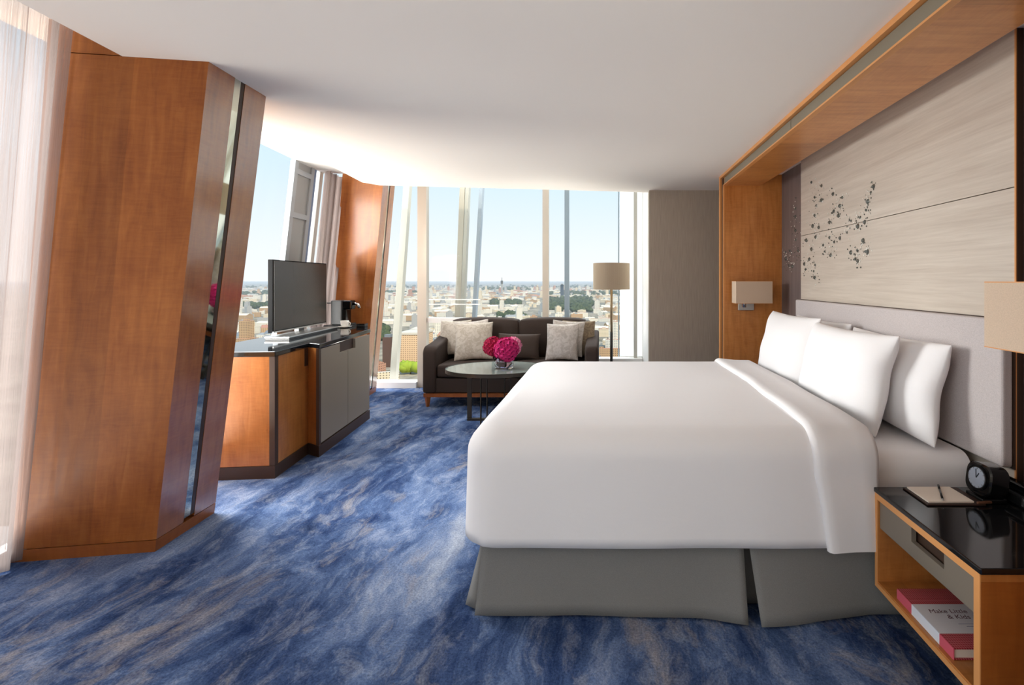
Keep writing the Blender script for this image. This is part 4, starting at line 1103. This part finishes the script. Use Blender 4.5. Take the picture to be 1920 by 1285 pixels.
def building_mesh(kind, w, l, h):
    mb = MB()
    def blk(x0, x1, y0, y1, z0, z1):
        k = len(mb.f); mb.box(x0, x1, y0, y1, z0, z1); mb.mi[k + 1] = 1
    if kind == 0:                                             # slab with parapet and plant room
        blk(-w / 2, w / 2, -l / 2, l / 2, 0, h); blk(-w / 5, w / 6, -l / 5, l / 4, h, h + 3.5)
        for x0, x1, y0, y1 in ((-w / 2, w / 2, -l / 2, -l / 2 + 0.6), (-w / 2, w / 2, l / 2 - 0.6, l / 2), (-w / 2, -w / 2 + 0.6, -l / 2, l / 2), (w / 2 - 0.6, w / 2, -l / 2, l / 2)): blk(x0, x1, y0, y1, h, h + 1.1)
    elif kind == 1:                                           # L-shaped block
        blk(-w / 2, w / 2, -l / 2, -l / 8, 0, h); blk(-w / 2, -w / 8, -l / 8, l / 2, 0, h * 0.85); blk(-w / 3, -w / 6, -l / 3, -l / 4, h, h + 3)
    elif kind == 2:                                           # terrace with a pitched roof
        blk(-w / 2, w / 2, -l / 2, l / 2, 0, h * 0.75)
        a = h * 0.75
        mb.poly([(-w / 2, -l / 2, a), (w / 2, -l / 2, a), (w / 2, 0, h), (-w / 2, 0, h)], mi=1); mb.poly([(w / 2, l / 2, a), (-w / 2, l / 2, a), (-w / 2, 0, h), (w / 2, 0, h)], mi=1)
        mb.poly([(w / 2, -l / 2, a), (w / 2, l / 2, a), (w / 2, 0, h)]); mb.poly([(-w / 2, l / 2, a), (-w / 2, -l / 2, a), (-w / 2, 0, h)])
        for x in (-w / 3, 0.0, w / 3): blk(x - 0.8, x + 0.8, -0.8, 0.8, h * 0.9, h + 2)
    else:                                                     # stepped tower
        blk(-w / 2, w / 2, -l / 2, l / 2, 0, h * 0.35); blk(-w / 3.2, w / 3.2, -l / 3.2, l / 3.2, h * 0.35, h); blk(-w / 7, w / 7, -l / 7, l / 7, h, h + 4)
    return mb
rng = random.Random(11)
protos = []
for k in range(20):
    kind = (0, 1, 2, 0, 2, 1, 3)[k % 7]
    h = rng.uniform(12, 26) if kind != 3 else rng.uniform(38, 62)
    w, l = (rng.uniform(28, 60), rng.uniform(18, 40)) if kind != 3 else (rng.uniform(24, 32), rng.uniform(24, 32))
    protos.append((building_mesh(kind, w, l, h), FA[rng.choice((0, 0, 1, 1, 2, 3, 4))], RF[rng.choice((0, 0, 1, 2, 3))]))
# trees between the blocks, in belts
tm = mat('tree_foliage', srgb(60, 70, 50), 1.0, spec=0.0); t_ = NT(tm)
tn_ = noise(t_, coords(t_, 'Object'), 0.05, 4, 0.6)
t_.link(ramp(t_, tn_.outputs[0], [(0.35, srgb(48, 60, 44)), (0.65, srgb(86, 94, 60))]), bsdf(tm).inputs['Base Color'])
def blob(mb, c, r, rz, rr):
    n = 8; i = len(mb.v)
    prof = [(0.25, 0.0), (0.85, 0.3), (1.0, 0.6), (0.7, 0.9), (0.1, 1.05)]
    for a, z in prof:
        for k in range(n):
            t = 2 * math.pi * k / n; q = a * r * rr.uniform(0.8, 1.15)
            mb.v.append((c[0] + q * math.cos(t), c[1] + q * math.sin(t), c[2] + z * rz * rr.uniform(0.9, 1.1)))
    for q in range(len(prof) - 1):
        for k in range(n): o = i + q * n; mb.face([o + k, o + (k + 1) % n, o + n + (k + 1) % n, o + n + k])
    mb.face([i + (len(prof) - 1) * n + k for k in range(n)])
tr_ = MB(); grove = []
for (pya, pyb, n, pa_, pb_) in ((541, 546, 160, 880, 1000), (548, 556, 120, 1020, 1165), (560, 571, 130, 1020, 1110), (571, 586, 110, 1030, 1110), (566, 574, 60, 920, 975), (549, 552, 90, 700, 790), (548, 556, 90, 430, 512), (572, 580, 90, 430, 512), (536, 541, 200, 430, 1160), (590, 600, 40, 935, 985), (612, 640, 40, 700, 730)):
    for k in range(n):
        dd = 150 * F / (rng.uniform(pya, pyb) - CY); px = rng.uniform(pa_, pb_)
        r_ = rng.uniform(7, 12) * (1 + dd / 6000); grove.append((PX(px, dd), dd, r_ * 1.3))
        blob(tr_, (PX(px, dd), dd, GZ), r_, rng.uniform(12, 20) * (1 + dd / 9000), rng)
tag(tr_.build('city_trees', tm, None, smooth=True), 'belts of dark green trees between the city blocks', 'trees', kind='stuff')
def seen(px, d):
    py = CY + 150 * F / d
    if 700 <= px <= 790: return py < 728
    if 800 <= px <= 900: return py < 605
    if 900 < px <= 1098: return py < 600
    if 1098 < px <= 1165: return py < 676
    if 425 <= px <= 512: return py < 640
    return False
def clear(X, dd):
    s = 1 + dd / 14000
    if any(math.hypot(X - a, dd - b) < c for a, b, c in keep): return False
    return not any(abs(dd - b) < 38 * s + q and abs(X - a) < 38 * s + q for a, b, q in grove)
keep = [(PX(941, 5200), 5200, 90), (PX(1054, 4300), 4300, 90), (PX(728, 860), 860, 60), (PX(768, 900), 930, 90), (PX(768, 790), 790, 50)]
spots = []; hidden = []
d = 620.0
while d < 9000:
    pitch = 52 + 0.010 * d
    x0, x1 = PX(330, d), PX(1330, d)
    n = int((x1 - x0) / pitch)
    for k in range(n):
        X = x0 + (k + rng.uniform(0.15, 0.85)) * pitch; dd = d + rng.uniform(-0.35, 0.35) * pitch
        px = CX + X * F / dd
        if rng.random() < 0.9 and CY + 150 * F / dd < 770 and clear(X, dd): (spots if seen(px, dd) else hidden).append((dd, X))
    d += pitch * 1.15
spots.sort()
protob = [None] * len(protos)
BL = 'pale low-rise block in the hazy city far below the windows'
placed = []; rest = []
for (dd, X) in spots:
    if len(placed) < 290 and not any(abs(dd - b) < 62 and math.hypot(dd - b, X - a) < 62 for b, a in placed): placed.append((dd, X))
    elif not any(abs(dd - b) < 62 and math.hypot(dd - b, X - a) < 62 for b, a in placed): rest.append((dd, X))
hidden = [(dd, X) for dd, X in hidden if not any(abs(dd - b) < 66 and math.hypot(dd - b, X - a) < 66 for b, a in placed)]
for i, (dd, X) in enumerate(placed):
    k = rng.randrange(len(protos))
    if protob[k] is None:
        mb, a, b = protos[k]
        o = protob[k] = mb.build('city_building', [a, b])
    else:
        o = protob[k].copy(); COL.objects.link(o)
    o.location = (X, dd, GZ); o.rotation_euler = (0, 0, rng.uniform(-0.5, 0.5) + rng.choice((0, math.pi / 2)))
    tag(o, BL, 'building', 'city blocks far below the windows')
far_mb = [MB() for _ in range(5)]
for (dd, X) in rest + hidden:
    k = rng.randrange(len(protos)); mb, a, b = protos[k]
    q = far_mb[rng.choice((0, 0, 1, 1, 2, 3, 4))]; i = len(q.v); an = rng.uniform(-0.5, 0.5); ca, sa = math.cos(an), math.sin(an); s = 1 + dd / 14000
    q.v += [(X + s * (ca * x - sa * y), dd + s * (sa * x + ca * y), GZ + z * (1 + dd / 30000)) for x, y, z in mb.v]
    for fi, f in enumerate(mb.f): q.face([i + v for v in f], mb.uv.get(fi), mb.mi.get(fi, 0))
big = MB()
for z, q in enumerate(far_mb):
    i = len(big.v); big.v += q.v
    for fi, f in enumerate(q.f):
        big.face([i + v for v in f], q.uv.get(fi), 5 + (z % 4) if q.mi.get(fi) else z)
tag(big.build('distant_city', FA + RF), 'mass of tiny pale buildings stretching to the horizon', 'city', kind='stuff')
# landmarks
tw = thing('broadcast_tower', 'thin tall tower standing on the skyline above the sofa', 'tower')
td = 5200.0; tx = PX(941, td)
MB().lathe([(9, 0), (9, 120), (0.1, 121)], (tx, td, GZ), 16).build('shaft', FA[3], tw)
MB().lathe([(9, 120), (13, 122), (13, 152), (9, 154), (0.1, 155)], (tx, td, GZ), 16).build('pod', RF[3], tw)
MB().lathe([(3.5, 154), (2.2, 186), (0.1, 188)], (tx, td, GZ), 10).build('mast', RF[3], tw)
dk = thing('office_tower', 'dark narrow office tower seen between the two window mullions', 'building')
td = 4300.0; tx = PX(1054, td)
MB().box(tx - 14, tx + 14, td - 12, td + 12, GZ, PZ(534, td)).build('shaft', mat('dark_glass_facade', srgb(60, 72, 84), 0.4), dk)
MB().box(tx - 8, tx + 8, td - 7, td + 7, PZ(534, td), PZ(532.5, td)).build('plant_room', RF[1], dk)
d = 860.0
bb = thing('brick_tower', 'dark brown brick tower seen low through the glass door pane', 'building')
MB().box(PX(721, d), PX(736, d), d - 8, d + 8, GZ, PZ(632, d)).build('shaft', mat('dark_brick', srgb(92, 66, 54), 0.9), bb)
MB().box(PX(723, d), PX(734, d), d - 5, d + 5, PZ(632, d), PZ(627, d)).build('cap', RF[3], bb)
st = thing('sandstone_building', 'broad sandy stone building low in the glass door pane', 'building')
d = 900.0
MB().box(PX(746, d), PX(790, d), d, d + 60, GZ, PZ(628, d)).build('block', facade('sandstone_facade', srgb(226, 190, 150), srgb(160, 124, 96), 0), st)
MB().box(PX(745, d), PX(791, d), d - 1, d + 61, PZ(628, d), PZ(624, d)).build('cornice', RF[0], st)
gt = thing('round_tree', 'bright green tree at the foot of the sandy building', 'tree')
d = 790.0
q = MB(); rr = random.Random(3)
for k in range(9): blob(q, (PX(756 + 3.3 * k + rr.uniform(-2, 2), d), d + rr.uniform(-6, 6), GZ + 3), rr.uniform(7, 10), rr.uniform(14, 20), rr)
q.build('crown', mat('bright_green_leaves', srgb(150, 166, 60), 1.0, spec=0.0), gt, smooth=True)
MB().tube([(PX(770, d), d, GZ), (PX(770, d), d, GZ + 8)], 1.0, 8).build('trunk', M['dark_edge'], gt)

# ------------------------------------------------------------------ haze over the city
hz = bpy.data.materials.new('city_haze'); hz.use_nodes = True
t_ = NT(hz); t_.n.clear()
o_ = t_.new('ShaderNodeOutputMaterial'); vsn = t_.new('ShaderNodeVolumeScatter')
vsn.inputs['Color'].default_value = (0.95, 0.98, 1.0, 1); vsn.inputs['Density'].default_value = 1 / 15000.0; vsn.inputs['Anisotropy'].default_value = 0.0
t_.link(vsn.outputs[0], o_.inputs['Volume'])
tag(MB().box(-30000, 30000, 600, 45000, GZ - 5, GZ + 125).build('exterior_haze', hz), 'thin pale haze lying over the distant city', 'haze', kind='stuff')
